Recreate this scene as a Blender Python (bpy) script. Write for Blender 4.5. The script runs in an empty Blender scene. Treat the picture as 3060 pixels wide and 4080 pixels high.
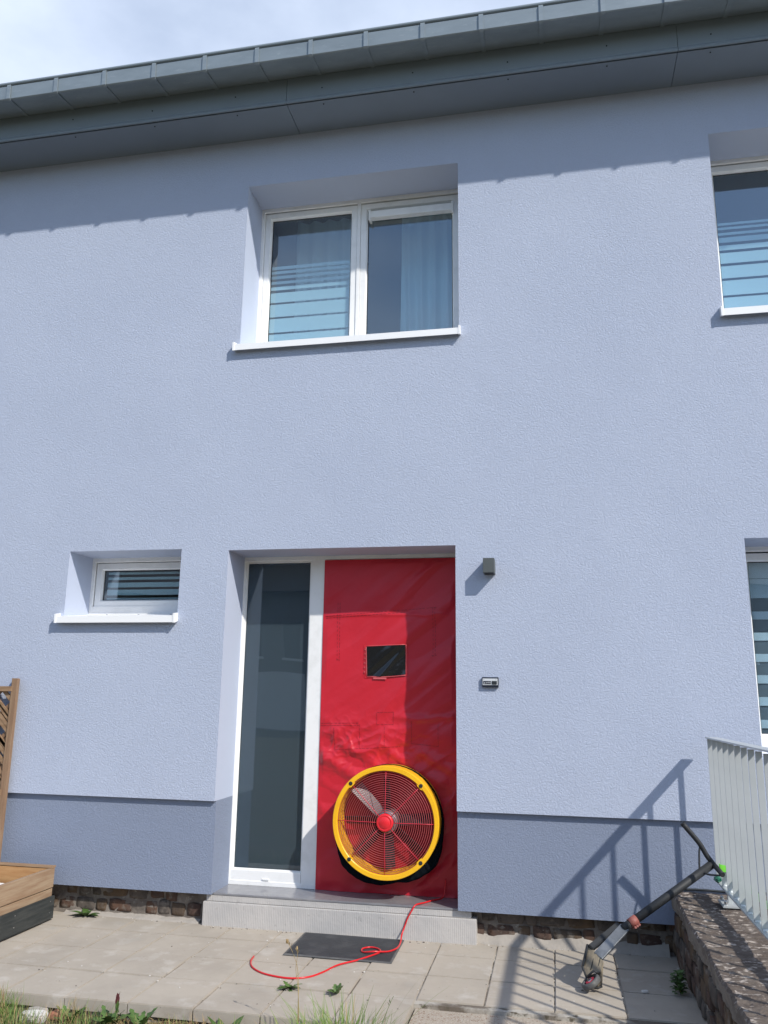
import bpy, bmesh, math, random
from mathutils import Vector, Matrix, noise
random.seed(7)
R = math.radians
S = bpy.context.scene
C = S.collection

# ------------------------------------------------------------------ camera
yaw, pitch, roll = -0.20324, 0.22013, 0.01388
fw = Vector((math.sin(yaw)*math.cos(pitch), math.cos(yaw)*math.cos(pitch), math.sin(pitch)))
r0 = Vector((math.cos(yaw), -math.sin(yaw), 0)); u0 = r0.cross(fw)
rt = r0*math.cos(roll)+u0*math.sin(roll); up = -r0*math.sin(roll)+u0*math.cos(roll)
cd = bpy.data.cameras.new('camera'); cam = bpy.data.objects.new('camera', cd); C.objects.link(cam)
cd.sensor_fit = 'VERTICAL'; cd.sensor_height = 24; cd.lens = 24*3253.7/4080
cd.clip_start = .05; cd.clip_end = 3000
m = Matrix((rt, up, -fw)).transposed().to_4x4(); m.translation = Vector((0, -5.2, 1.43))
cam.matrix_world = m
S.camera = cam

# ------------------------------------------------------------------ light
SUNV = Vector((1.25, -1.0, 1.343)).normalized()      # towards the sun
sd = bpy.data.lights.new('sun', 'SUN'); sd.energy = 3.3; sd.angle = R(.9); sd.color = (1, .955, .88)
sun = bpy.data.objects.new('sun', sd); C.objects.link(sun)
sun.rotation_euler = SUNV.to_track_quat('Z', 'Y').to_euler(); sun.location = (6, -8, 9)
w = bpy.data.worlds.new('World'); S.world = w; w.use_nodes = True
nt = w.node_tree; N = nt.nodes; L = nt.links; N.clear()
sky = N.new('ShaderNodeTexSky'); sky.sky_type = 'NISHITA'; sky.sun_disc = False
sky.sun_elevation = math.asin(SUNV.z); sky.sun_rotation = math.atan2(SUNV.x, SUNV.y)
sky.air_density = 1.0; sky.dust_density = .6; sky.ozone_density = 2.0; sky.altitude = 300
tc = N.new('ShaderNodeTexCoord'); mp = N.new('ShaderNodeMapping'); mp.inputs['Scale'].default_value = (1, 1, 1.9)
mp.inputs['Location'].default_value = (.35, .1, .0)
cn = N.new('ShaderNodeTexNoise'); cn.inputs['Scale'].default_value = 1.7; cn.inputs['Detail'].default_value = 7; cn.inputs['Roughness'].default_value = .52
cr = N.new('ShaderNodeValToRGB'); cr.color_ramp.elements[0].position = .36; cr.color_ramp.elements[1].position = .74
# more cloud on the side the camera looks at, bluer overhead behind it
sep = N.new('ShaderNodeSeparateXYZ'); mr = N.new('ShaderNodeMapRange')
mr.inputs['From Min'].default_value = -.6; mr.inputs['From Max'].default_value = .8
mr.inputs['To Min'].default_value = -.10; mr.inputs['To Max'].default_value = .19
ad = N.new('ShaderNodeMath'); ad.operation = 'ADD'
mx = N.new('ShaderNodeMixRGB'); mx.inputs[2].default_value = (4.35, 4.95, 6.05, 1)
bg = N.new('ShaderNodeBackground'); bg.inputs['Strength'].default_value = .15
out = N.new('ShaderNodeOutputWorld')
L.new(tc.outputs['Generated'], mp.inputs[0]); L.new(mp.outputs[0], cn.inputs['Vector'])
L.new(tc.outputs['Generated'], sep.inputs[0]); L.new(sep.outputs['Y'], mr.inputs['Value'])
L.new(cn.outputs['Fac'], ad.inputs[0]); L.new(mr.outputs[0], ad.inputs[1]); L.new(ad.outputs[0], cr.inputs[0])
L.new(cr.outputs['Color'], mx.inputs[0]); L.new(sky.outputs[0], mx.inputs[1]); L.new(mx.outputs[0], bg.inputs['Color'])
L.new(bg.outputs[0], out.inputs[0])
S.view_settings.view_transform = 'Standard'; S.view_settings.look = 'None'
S.view_settings.exposure = .36; S.view_settings.gamma = 1
S.cycles.max_bounces = 10; S.cycles.transparent_max_bounces = 12

# ------------------------------------------------------------------ helpers
class MB:
    def __init__(s): s.v = []; s.f = []; s.mi = []; s.cur = 0; s.sm = []
    def add(s, vs, fs, smooth=False):
        o = len(s.v); s.v += [tuple(v) for v in vs]
        for f in fs: s.f.append(tuple(i+o for i in f)); s.mi.append(s.cur); s.sm.append(smooth)
        return s
    def box(s, x0, x1, y0, y1, z0, z1, ch=0):
        if ch <= 0:
            v = [(x, y, z) for z in (z0, z1) for y in (y0, y1) for x in (x0, x1)]
            return s.add(v, [(0,2,3,1),(4,5,7,6),(0,1,5,4),(2,6,7,3),(0,4,6,2),(1,3,7,5)])
        bm = bmesh.new(); bmesh.ops.create_cube(bm, size=1)
        for q in bm.verts: q.co = Vector(((x0+x1)/2+q.co.x*(x1-x0), (y0+y1)/2+q.co.y*(y1-y0), (z0+z1)/2+q.co.z*(z1-z0)))
        bmesh.ops.bevel(bm, geom=bm.edges[:], offset=ch, segments=2, affect='EDGES', profile=.7)
        return s.bm(bm)
    def bm(s, bm, M=None, smooth=False):
        bm.verts.ensure_lookup_table(); bm.verts.index_update()
        s.add([(M @ q.co) if M else q.co.copy() for q in bm.verts], [[q.index for q in f.verts] for f in bm.faces], smooth)
        bm.free(); return s
    def obox(s, a, b, wdt, t, side=(0, 1, 0), ch=0):
        """bar from a to b, thickness t along side, width wdt along the third axis"""
        a = Vector(a); b = Vector(b); d = (b-a); l = d.length; d.normalize()
        sd_ = Vector(side); sd_ = (sd_-d*sd_.dot(d)).normalized(); w_ = d.cross(sd_)
        bm = bmesh.new(); bmesh.ops.create_cube(bm, size=1)
        M = Matrix((w_*wdt, sd_*t, d*l)).transposed().to_4x4(); M.translation = (a+b)/2
        for q in bm.verts: q.co = M @ q.co
        if ch: bmesh.ops.bevel(bm, geom=bm.edges[:], offset=ch, segments=2, affect='EDGES')
        return s.bm(bm)
    def tube(s, pts, r, n=8, caps=True, closed=False):
        pts = [Vector(p) for p in pts]; k = len(pts); vs = []; fs = []
        rr = r if isinstance(r, (list, tuple)) else [r]*k
        pn = None
        for i, p in enumerate(pts):
            if closed: t = pts[(i+1) % k]-pts[i-1]
            else: t = pts[min(i+1, k-1)]-pts[max(i-1, 0)]
            t.normalize()
            if pn is None:
                a = Vector((0, 0, 1)) if abs(t.z) < .9 else Vector((1, 0, 0)); pn = (a-t*a.dot(t)).normalized()
            else: pn = (pn-t*pn.dot(t)).normalized()
            b = t.cross(pn)
            for j in range(n):
                an = 2*math.pi*j/n; vs.append(p+(pn*math.cos(an)+b*math.sin(an))*rr[i])
        m_ = k if closed else k-1
        for i in range(m_):
            for j in range(n):
                a0 = i*n+j; a1 = i*n+(j+1) % n; i2 = (i+1) % k
                fs.append((a0, a1, i2*n+(j+1) % n, i2*n+j))
        s.add(vs, fs, True)
        if caps and not closed:
            o = len(s.v)-len(vs)
            s.f.append(tuple(o+j for j in range(n))[::-1]); s.f.append(tuple(o+(k-1)*n+j for j in range(n)))
            s.mi += [s.cur]*2; s.sm += [False]*2
        return s
    def ring(s, x0, x1, z0, z1, prof):
        """mitred rectangular frame; prof = list of (inset, y)"""
        vs = []
        for ins, y in prof:
            vs += [(x0+ins, y, z0+ins), (x1-ins, y, z0+ins), (x1-ins, y, z1-ins), (x0+ins, y, z1-ins)]
        fs = []
        for i in range(len(prof)-1):
            for j in range(4):
                a = i*4+j; b = i*4+(j+1) % 4; fs.append((a, b, b+4, a+4))
        return s.add(vs, fs)
    def lathe(s, c, prof, n=72):
        """axis = y; prof list of (radius, y)"""
        vs = []; fs = []; k = len(prof)
        for i in range(n):
            a = 2*math.pi*i/n
            for r_, y in prof: vs.append((c[0]+math.cos(a)*r_, y, c[1]+math.sin(a)*r_))
        for i in range(n):
            for j in range(k-1):
                a = i*k+j; b = ((i+1) % n)*k+j; fs.append((a, b, b+1, a+1))
        return s.add(vs, fs, False)
    def build(s, name, mats, parent=None, autosm=False, origin=None):
        me = bpy.data.meshes.new(name)
        o_ = Vector(origin) if origin is not None else Vector((0, 0, 0))
        me.from_pydata([tuple(Vector(v)-o_) for v in s.v], [], s.f)
        if not isinstance(mats, (list, tuple)): mats = [mats]
        for q in mats: me.materials.append(q)
        me.polygons.foreach_set('material_index', s.mi); me.polygons.foreach_set('use_smooth', s.sm)
        me.update()
        bm = bmesh.new(); bm.from_mesh(me); bmesh.ops.recalc_face_normals(bm, faces=bm.faces[:]); bm.to_mesh(me); bm.free()
        o = bpy.data.objects.new(name, me); C.objects.link(o)
        if origin is not None: o.location = o_
        if parent is not None:
            o.parent = parent
            o.location = o_ - world_loc(parent)
        return o

def world_loc(o):
    p = Vector((0, 0, 0))
    while o is not None: p = p+Vector(o.location); o = o.parent
    return p

def tag(o, label=None, cat=None, group=None, kind=None):
    if label: o['label'] = label
    if cat: o['category'] = cat
    if group: o['group'] = group
    if kind: o['kind'] = kind
    return o
def empty(name, loc, label=None, cat=None, group=None):
    e = bpy.data.objects.new(name, None); C.objects.link(e); e.location = loc; e.empty_display_size = .1
    return tag(e, label, cat, group)
def copy_tree(o, parent=None):
    c = o.copy(); C.objects.link(c)
    if parent: c.parent = parent
    for ch in list(o.children): copy_tree(ch, c)
    return c

def mat(name, col, rough=.6, bump=None, var=None, metal=0, spec=.5, extra=None, stretch=None, trans=0):
    """bump=(scale,detail,distance,strength)  var=(scale,col2,lo,hi)"""
    m_ = bpy.data.materials.new(name); m_.use_nodes = True
    n = m_.node_tree.nodes; l = m_.node_tree.links; b = n['Principled BSDF']
    b.inputs['Base Color'].default_value = (*col, 1); b.inputs['Roughness'].default_value = rough
    b.inputs['Metallic'].default_value = metal; b.inputs['Specular IOR Level'].default_value = spec
    tc_ = n.new('ShaderNodeTexCoord'); mpg = n.new('ShaderNodeMapping'); l.new(tc_.outputs['Object'], mpg.inputs[0])
    if stretch: mpg.inputs['Scale'].default_value = stretch
    if var:
        vs_ = var if isinstance(var, list) else [var]
        prev = None
        for (sc, c2, lo, hi) in vs_:
            t = n.new('ShaderNodeTexNoise'); t.inputs['Scale'].default_value = sc; t.inputs['Detail'].default_value = 6; t.inputs['Roughness'].default_value = .62
            l.new(mpg.outputs[0], t.inputs['Vector'])
            mr_ = n.new('ShaderNodeMapRange'); mr_.inputs['From Min'].default_value = lo; mr_.inputs['From Max'].default_value = hi
            l.new(t.outputs['Fac'], mr_.inputs['Value'])
            mi = n.new('ShaderNodeMixRGB'); l.new(mr_.outputs[0], mi.inputs[0])
            if prev: l.new(prev, mi.inputs[1])
            else: mi.inputs[1].default_value = (*col, 1)
            mi.inputs[2].default_value = (*c2, 1); prev = mi.outputs[0]
        l.new(prev, b.inputs['Base Color'])
    if bump:
        bs = bump if isinstance(bump, list) else [bump]; pn = None
        for (sc, det, dist, st) in bs:
            t = n.new('ShaderNodeTexNoise'); t.inputs['Scale'].default_value = sc; t.inputs['Detail'].default_value = det
            l.new(mpg.outputs[0], t.inputs['Vector'])
            bp = n.new('ShaderNodeBump'); bp.inputs['Distance'].default_value = dist; bp.inputs['Strength'].default_value = st
            l.new(t.outputs['Fac'], bp.inputs['Height'])
            if pn: l.new(pn, bp.inputs['Normal'])
            pn = bp.outputs[0]
        l.new(pn, b.inputs['Normal'])
    if extra: extra(m_, n, l, b, mpg)
    return m_

def stucco(name, col, col2):
    def ex(m_, n, l, b, mpg):
        mpg.inputs['Rotation'].default_value = (.6, .35, .9)
        # rubbed render: wormy grooves from warped noise
        d = n.new('ShaderNodeTexNoise'); d.inputs['Scale'].default_value = 45; d.inputs['Detail'].default_value = 2
        l.new(mpg.outputs[0], d.inputs['Vector'])
        va = n.new('ShaderNodeMixRGB'); va.blend_type = 'ADD'; va.inputs[0].default_value = .035
        l.new(mpg.outputs[0], va.inputs[1]); l.new(d.outputs['Color'], va.inputs[2])
        v = n.new('ShaderNodeTexNoise'); v.inputs['Scale'].default_value = 105; v.inputs['Detail'].default_value = 4; v.inputs['Roughness'].default_value = .65
        l.new(va.outputs[0], v.inputs['Vector'])
        rp = n.new('ShaderNodeMapRange'); rp.inputs['From Min'].default_value = .36; rp.inputs['From Max'].default_value = .58
        l.new(v.outputs['Fac'], rp.inputs['Value'])
        bp = n.new('ShaderNodeBump'); bp.inputs['Distance'].default_value = .0022; bp.inputs['Strength'].default_value = .72
        l.new(rp.outputs[0], bp.inputs['Height'])
        lo = n.new('ShaderNodeTexNoise'); lo.inputs['Scale'].default_value = 1.3; lo.inputs['Detail'].default_value = 3
        l.new(mpg.outputs[0], lo.inputs['Vector'])
        b2 = n.new('ShaderNodeBump'); b2.inputs['Distance'].default_value = .03; b2.inputs['Strength'].default_value = .25
        l.new(lo.outputs['Fac'], b2.inputs['Height']); l.new(bp.outputs[0], b2.inputs['Normal'])
        l.new(b2.outputs[0], b.inputs['Normal'])
    return mat(name, col, .85, None, [(.9, col2, .3, .72), (160, tuple(c*.86 for c in col), .52, .75)], spec=.25, extra=ex)

def glass(name, tint=(.62, .74, .76), ior=.1, rough=0.0, trans_mix=1.0):
    m_ = bpy.data.materials.new(name); m_.use_nodes = True
    n = m_.node_tree.nodes; l = m_.node_tree.links; n.clear()
    o = n.new('ShaderNodeOutputMaterial'); t = n.new('ShaderNodeBsdfTransparent'); t.inputs[0].default_value = (*tint, 1)
    g = n.new('ShaderNodeBsdfGlossy'); g.inputs['Roughness'].default_value = rough; g.inputs[0].default_value = (.9, .97, 1, 1)
    gm = n.new('ShaderNodeNewGeometry'); dt = n.new('ShaderNodeVectorMath'); dt.operation = 'DOT_PRODUCT'
    l.new(gm.outputs['Normal'], dt.inputs[0]); l.new(gm.outputs['Incoming'], dt.inputs[1])
    ab = n.new('ShaderNodeMath'); ab.operation = 'ABSOLUTE'; l.new(dt.outputs['Value'], ab.inputs[0])
    om = n.new('ShaderNodeMath'); om.operation = 'SUBTRACT'; om.inputs[0].default_value = 1; l.new(ab.outputs[0], om.inputs[1])
    pw = n.new('ShaderNodeMath'); pw.operation = 'POWER'; l.new(om.outputs[0], pw.inputs[0]); pw.inputs[1].default_value = 4.2
    f = n.new('ShaderNodeMapRange'); f.inputs['To Min'].default_value = ior; f.inputs['To Max'].default_value = 1; l.new(pw.outputs[0], f.inputs['Value'])
    tcn = n.new('ShaderNodeTexCoord'); no = n.new('ShaderNodeTexNoise'); no.inputs['Scale'].default_value = 1.5; no.inputs['Detail'].default_value = 1
    l.new(tcn.outputs['Object'], no.inputs['Vector'])
    bp = n.new('ShaderNodeBump'); bp.inputs['Distance'].default_value = .004; bp.inputs['Strength'].default_value = .5; l.new(no.outputs['Fac'], bp.inputs['Height'])
    l.new(bp.outputs[0], g.inputs['Normal'])
    mxs = n.new('ShaderNodeMixShader'); l.new(f.outputs[0], mxs.inputs[0]); l.new(t.outputs[0], mxs.inputs[1]); l.new(g.outputs[0], mxs.inputs[2])
    l.new(mxs.outputs[0], o.inputs[0]); return m_

M = {}
M['wall'] = stucco('lilac_render', (.470, .520, .640), (.435, .485, .605))
M['reveal'] = mat('lilac_smooth_render', (.475, .525, .645), .85, (220, 3, .001, .4), (1.5, (.455, .505, .625), .35, .7), spec=.25)
M['plinth'] = stucco('blue_grey_render', (.25, .29, .385), (.23, .27, .365))
M['white'] = mat('white_pvc', (.86, .86, .85), .32, None, (9, (.74, .74, .72), .5, .8))
M['sillw'] = mat('white_aluminium', (.88, .88, .88), .35)
M['gutter'] = mat('grey_zinc', (.27, .315, .345), .42, (60, 3, .001, .15), [(3, (.22, .26, .285), .35, .7), (14, (.34, .38, .405), .6, .8)], metal=.25, stretch=(1, 3, 3))
M['fascia'] = mat('slate_grey_sheet', (.20, .24, .27), .5, (2.2, 2, .01, .12), (1.2, (.185, .222, .25), .35, .7))
M['soffit'] = mat('slate_grey_soffit', (.20, .238, .285), .55, None, (1.5, (.185, .222, .265), .35, .7))
M['gap'] = mat('black_gap', (.012, .014, .017), .8)
M['glass'] = glass('window_glass', (.91, .965, .99), ior=.135)
M['glassd'] = glass('dark_glass', (.74, .80, .84), ior=.055)
M['slatefilm'] = mat('slate_privacy_film', (.15, .158, .162), .8)
M['seal'] = mat('black_rubber_seal', (.02, .025, .03), .5)
M['room'] = mat('dim_room_paint', (.24, .27, .30), .9)
M['film'] = mat('frosted_film', (.40, .54, .57), .75, None, None)
M['filmc'] = mat('zebra_fabric', (.62, .72, .76), .8, (300, 2, .001, .2))
M['filmg'] = mat('zebra_sheer', (.14, .175, .20), .85)
M['net'] = mat('net_curtain', (.66, .82, .84), .9, (150, 2, .001, .3), None, stretch=(1, 1, .1))
M['stone'] = None

def bare_stone(name, cols, mortar, sc, mw=.06, stretch=(1, 1, 1.9)):
    def ex(m_, n, l, b, mpg):
        d = n.new('ShaderNodeTexNoise'); d.inputs['Scale'].default_value = 7; d.inputs['Detail'].default_value = 4; l.new(mpg.outputs[0], d.inputs['Vector'])
        va = n.new('ShaderNodeMixRGB'); va.blend_type = 'ADD'; va.inputs[0].default_value = .13
        l.new(mpg.outputs[0], va.inputs[1]); l.new(d.outputs['Color'], va.inputs[2])
        v = n.new('ShaderNodeTexVoronoi'); v.inputs['Scale'].default_value = sc; l.new(va.outputs[0], v.inputs['Vector'])
        e = n.new('ShaderNodeTexVoronoi'); e.feature = 'DISTANCE_TO_EDGE'; e.inputs['Scale'].default_value = sc; l.new(va.outputs[0], e.inputs['Vector'])
        sx = n.new('ShaderNodeSeparateXYZ'); l.new(v.outputs['Color'], sx.inputs[0])
        rp = n.new('ShaderNodeValToRGB'); rp.color_ramp.interpolation = 'CONSTANT'
        while len(rp.color_ramp.elements) < len(cols): rp.color_ramp.elements.new(.5)
        for i, c in enumerate(cols): rp.color_ramp.elements[i].position = i/len(cols); rp.color_ramp.elements[i].color = (*c, 1)
        l.new(sx.outputs['X'], rp.inputs[0])
        nn = n.new('ShaderNodeTexNoise'); nn.inputs['Scale'].default_value = 28; nn.inputs['Detail'].default_value = 6; nn.inputs['Roughness'].default_value = .7; l.new(mpg.outputs[0], nn.inputs['Vector'])
        mr1 = n.new('ShaderNodeMapRange'); mr1.inputs['From Min'].default_value = .38; mr1.inputs['From Max'].default_value = .72; mr1.inputs['To Min'].default_value = 0; mr1.inputs['To Max'].default_value = .8; l.new(nn.outputs['Fac'], mr1.inputs['Value'])
        m1 = n.new('ShaderNodeMixRGB'); m1.inputs[2].default_value = tuple(c*.45 for c in cols[0])+(1,); l.new(mr1.outputs[0], m1.inputs[0]); l.new(rp.outputs[0], m1.inputs[1])
        ad_ = n.new('ShaderNodeMath'); ad_.operation = 'ADD'; l.new(e.outputs['Distance'], ad_.inputs[0])
        n2 = n.new('ShaderNodeMath'); n2.operation = 'MULTIPLY'; n2.inputs[1].default_value = -.16; l.new(nn.outputs['Fac'], n2.inputs[0]); l.new(n2.outputs[0], ad_.inputs[1])
        er = n.new('ShaderNodeMapRange'); er.inputs['From Min'].default_value = mw-.08; er.inputs['From Max'].default_value = mw-.02; l.new(ad_.outputs[0], er.inputs['Value'])
        mm = n.new('ShaderNodeMixRGB'); l.new(er.outputs[0], mm.inputs[0]); mm.inputs[1].default_value = (*mortar, 1); l.new(m1.outputs[0], mm.inputs[2])
        l.new(mm.outputs[0], b.inputs['Base Color'])
        bp = n.new('ShaderNodeBump'); bp.inputs['Distance'].default_value = .012; bp.inputs['Strength'].default_value = .8; l.new(er.outputs[0], bp.inputs['Height'])
        b2 = n.new('ShaderNodeBump'); b2.inputs['Distance'].default_value = .008; b2.inputs['Strength'].default_value = .9; l.new(nn.outputs['Fac'], b2.inputs['Height']); l.new(bp.outputs[0], b2.inputs['Normal'])
        l.new(b2.outputs[0], b.inputs['Normal'])
    return mat(name, cols[0], .9, spec=.2, extra=ex, stretch=stretch)
M['bare'] = bare_stone('bare_rubble_stone', [(.085, .05, .04), (.125, .075, .042), (.075, .05, .045), (.13, .105, .085), (.14, .085, .05)], (.155, .135, .115), 5.5, .115)
M['gardenside'] = bare_stone('garden_wall_rubble', [(.10, .055, .045), (.16, .07, .04), (.08, .07, .065), (.12, .08, .06), (.15, .10, .07)], (.15, .135, .12), 7.5, .12, (1, 1.0, 1.4))
M['mortar'] = mat('old_mortar', (.19, .165, .14), .95, [(28, 6, .008, 1)], [(8, (.12, .10, .085), .42, .6), (40, (.27, .245, .21), .58, .7)])
for i_, (c1_, c2_) in enumerate((((.075, .048, .040), (.115, .08, .062)), ((.12, .082, .052), (.085, .065, .052)), ((.075, .065, .058), (.12, .10, .085)), ((.115, .068, .048), (.075, .055, .048)))):
    M['stn%d' % i_] = mat(('dark_red_rubble', 'ochre_rubble', 'grey_brown_rubble', 'rust_rubble')[i_], c1_, .9, [(22, 6, .007, 1), (70, 4, .003, .7)], [(9, c2_, .4, .6), (30, tuple(c*.5 for c in c1_), .58, .7), (13, (.18, .155, .13), .55, .66)], spec=.2)
M['cement'] = mat('pale_cement', (.37, .335, .295), .9, [(35, 5, .006, .8)], [(9, (.30, .275, .245), .45, .7)])

def ribbed(name, col, col2, pitch):
    def ex(m_, n, l, b, mpg):
        wv = n.new('ShaderNodeTexWave'); wv.wave_type = 'BANDS'; wv.bands_direction = 'X'; wv.inputs['Scale'].default_value = .314/pitch
        wv.inputs['Distortion'].default_value = .6; wv.inputs['Detail'].default_value = 2; wv.inputs['Detail Scale'].default_value = 3
        l.new(mpg.outputs[0], wv.inputs['Vector'])
        bp = n.new('ShaderNodeBump'); bp.inputs['Distance'].default_value = .003; bp.inputs['Strength'].default_value = .26; l.new(wv.outputs['Fac'], bp.inputs['Height'])
        nn = n.new('ShaderNodeTexNoise'); nn.inputs['Scale'].default_value = 30; nn.inputs['Detail'].default_value = 5; l.new(mpg.outputs[0], nn.inputs['Vector'])
        b2 = n.new('ShaderNodeBump'); b2.inputs['Distance'].default_value = .004; b2.inputs['Strength'].default_value = .5; l.new(nn.outputs['Fac'], b2.inputs['Height']); l.new(bp.outputs[0], b2.inputs['Normal'])
        l.new(b2.outputs[0], b.inputs['Normal'])
    return mat(name, col, .8, None, [(4, col2, .4, .65), (28, tuple(c*.6 for c in col), .62, .8)], spec=.3, extra=ex)
M['rib'] = ribbed('tooled_bluestone', (.44, .425, .41), (.50, .475, .45), .0115)
M['slab'] = mat('smooth_bluestone', (.20, .20, .215), .22, (40, 4, .001, .3), [(5, (.27, .265, .27), .45, .7), (50, (.34, .33, .33), .66, .8)])
M['tile'] = mat('beige_concrete_slab', (.43, .38, .315), .85, [(120, 4, .0015, .5), (6, 3, .004, .3)], [(1.7, (.345, .305, .255), .4, .68), (7, (.49, .45, .395), .54, .72), (3.5, (.30, .27, .225), .60, .78), (60, (.20, .17, .14), .66, .74)], spec=.25)
M['joint'] = mat('sand_joint', (.42, .39, .34), .95, (80, 4, .004, .8), [(3, (.14, .115, .09), .44, .55), (14, (.10, .085, .06), .55, .62)])
M['aggregate'] = mat('exposed_aggregate', (.40, .345, .28), .9, (130, 4, .006, 1), [(110, (.22, .13, .085), .55, .62), (90, (.55, .50, .43), .58, .66)])
M['soil'] = mat('dry_soil', (.12, .095, .06), .95, (30, 6, .02, 1), [(6, (.075, .08, .035), .45, .6), (50, (.26, .21, .15), .6, .75)])
M['road'] = mat('far_ground', (.16, .155, .14), .9, None, (.3, (.10, .13, .06), .45, .6))
M['landing'] = mat('grey_landing', (.20, .20, .20), .9, (90, 4, .003, .6))
M['flake'] = mat('weathered_coping', (.125, .10, .082), .9, [(45, 6, .006, .9), (14, 4, .01, .4)], [(9, (.085, .064, .052), .42, .6), (24, (.38, .33, .29), .55, .63)], stretch=(1.0, 1.5, 1))
M['rail'] = mat('pale_grey_galvanised', (.52, .545, .55), .42, (25, 2, .001, .15), (5, (.47, .495, .50), .4, .7), metal=.25)
M['raild'] = mat('weld_bead', (.72, .74, .74), .4, (90, 3, .003, .8))
M['steel'] = mat('bright_steel', (.55, .55, .55), .25, None, None, metal=.9)
M['blackmetal'] = mat('satin_black_paint', (.018, .020, .023), .62, (60, 3, .0005, .3), (20, (.05, .052, .055), .6, .8))
M['silver'] = mat('brushed_aluminium', (.17, .18, .19), .38, (90, 2, .0006, .3), (8, (.28, .29, .30), .4, .6), metal=.7)
M['orange'] = mat('faded_orange_clamp', (.27, .085, .07), .6, (50, 4, .003, .7), (20, (.30, .10, .08), .5, .7))
M['deck'] = mat('worn_deck', (.27, .225, .155), .55, (70, 3, .001, .4), [(10, (.17, .14, .10), .42, .6), (22, (.42, .36, .25), .58, .75)], stretch=(3, .6, .6))
M['tyre'] = mat('grey_rubber', (.09, .09, .09), .65, (70, 3, .001, .5), (30, (.15, .15, .14), .5, .7))
M['lime'] = mat('lime_plastic', (.22, .72, .07), .35)
M['dgreen'] = mat('dark_green_plastic', (.03, .16, .10), .25)
M['lamp'] = mat('anthracite_lamp', (.085, .095, .095), .5, (150, 2, .0006, .4))
M['bellblack'] = mat('bell_black', (.012, .016, .03), .35)
M['bellwhite'] = mat('bell_silver', (.62, .64, .66), .35)
M['yellow'] = mat('yellow_enamel', (.92, .50, .018), .33, None, (9, (.86, .44, .014), .45, .7))
M['redwire'] = mat('red_wire', (.46, .085, .095), .4)
M['redspoke'] = mat('red_spoke', (.58, .03, .055), .35)
M['redhub'] = mat('red_hub', (.72, .02, .03), .38)
M['redback'] = mat('shaded_red_inside', (.40, .008, .016), .6)  # dim red of the fan's inside, shade put into the colour
M['bladelit'] = mat('sunlit_fan_blade', (.17, .15, .152), .45, (140, 2, .0006, .5), (70, (.16, .12, .13), .45, .6))  # paler copy of the blade colour, sunlight on one blade painted in
M['motor'] = mat('motor_steel', (.30, .28, .28), .4, None, None, metal=.6)
M['blade'] = mat('fan_blade', (.030, .026, .028), .5, (140, 2, .0006, .5), (60, (.055, .05, .05), .5, .65), spec=.1)
M['rubber'] = mat('rubber_mat', (.035, .037, .042), .7, [(55, 5, .003, .7)], [(7, (.06, .062, .066), .5, .7), (60, (.14, .14, .14), .68, .78)])
M['rubedge'] = mat('worn_rubber_edge', (.085, .085, .085), .75, [(55, 5, .003, .7)], [(9, (.16, .155, .145), .5, .68)])
M['hose'] = mat('red_hose', (.62, .015, .02), .28)
M['blackcloth'] = mat('black_elastic_cloth', (.006, .009, .013), .95, (90, 3, .002, .5), spec=.05)
def wood(name, c1, c2, stretch):
    return mat(name, c1, .65, [(20, 5, .0015, .4)], [(9, c2, .40, .62), (26, tuple(c*.6 for c in c1), .62, .78)], stretch=stretch, spec=.3)
M['woodx'] = wood('pine_along_x', (.33, .215, .13), (.24, .145, .08), (.5, 5, 5))
M['woody'] = wood('pine_along_y', (.36, .26, .17), (.28, .18, .11), (5, .45, 5))
M['woodz'] = wood('pine_along_z', (.30, .195, .12), (.23, .14, .085), (5, 5, .5))
M['woodo'] = wood('fresh_pine', (.44, .25, .11), (.36, .185, .075), (.5, 5, 5))
M['blackboard'] = wood('black_stained_board', (.030, .034, .034), (.055, .058, .055), (5, .5, 5))
M['fleece'] = mat('white_fleece', (.78, .78, .76), .9, (25, 4, .01, .6))
M['leaf'] = mat('weed_leaf', (.075, .14, .03), .55, (30, 2, .002, .4), (25, (.045, .09, .02), .45, .6))
M['leafr'] = mat('purple_leaf', (.12, .03, .035), .6)
M['grass'] = mat('grass_blade', (.17, .26, .05), .6, None, (3, (.10, .17, .035), .4, .6))
M['straw'] = mat('dry_straw', (.40, .30, .14), .75, None, (5, (.30, .20, .09), .4, .6))
M['chalk'] = mat('white_limestone', (.62, .60, .56), .9, (20, 5, .01, .7), (12, (.45, .42, .37), .5, .7))
M['brickbit'] = mat('red_brick_bit', (.35, .14, .08), .9, (25, 5, .01, .7), (12, (.25, .12, .08), .5, .7))

# red nylon: shiny diffuse + a little translucency
def ny(m_, n, l, b, mpg):
    b.inputs['Sheen Weight'].default_value = .15; b.inputs['Coat Weight'].default_value = .0
M['nylon'] = mat('red_nylon', (.56, .012, .028), .40, [(9, 5, .006, .45), (400, 1, .0004, .3)], (2.5, (.52, .011, .026), .4, .7), extra=ny)
M['nylonseam'] = mat('red_nylon_seam', (.20, .006, .012), .6)
M['nylonpatch'] = mat('red_nylon_patch', (.66, .02, .035), .35, [(14, 5, .006, .5)])
M['vinyl'] = mat('dark_clear_vinyl', (.010, .010, .010), .12, [(10, 4, .006, .35)], None, spec=.7)
M['vinyledge'] = mat('pink_vinyl_edge', (.62, .12, .13), .35, (60, 3, .003, .5))

# ------------------------------------------------------------------ ground (setting)
def struct(mb, name, m_, label, **k):
    o = mb.build(name, m_, **k); return tag(o, label, None, None, 'structure')

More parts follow.
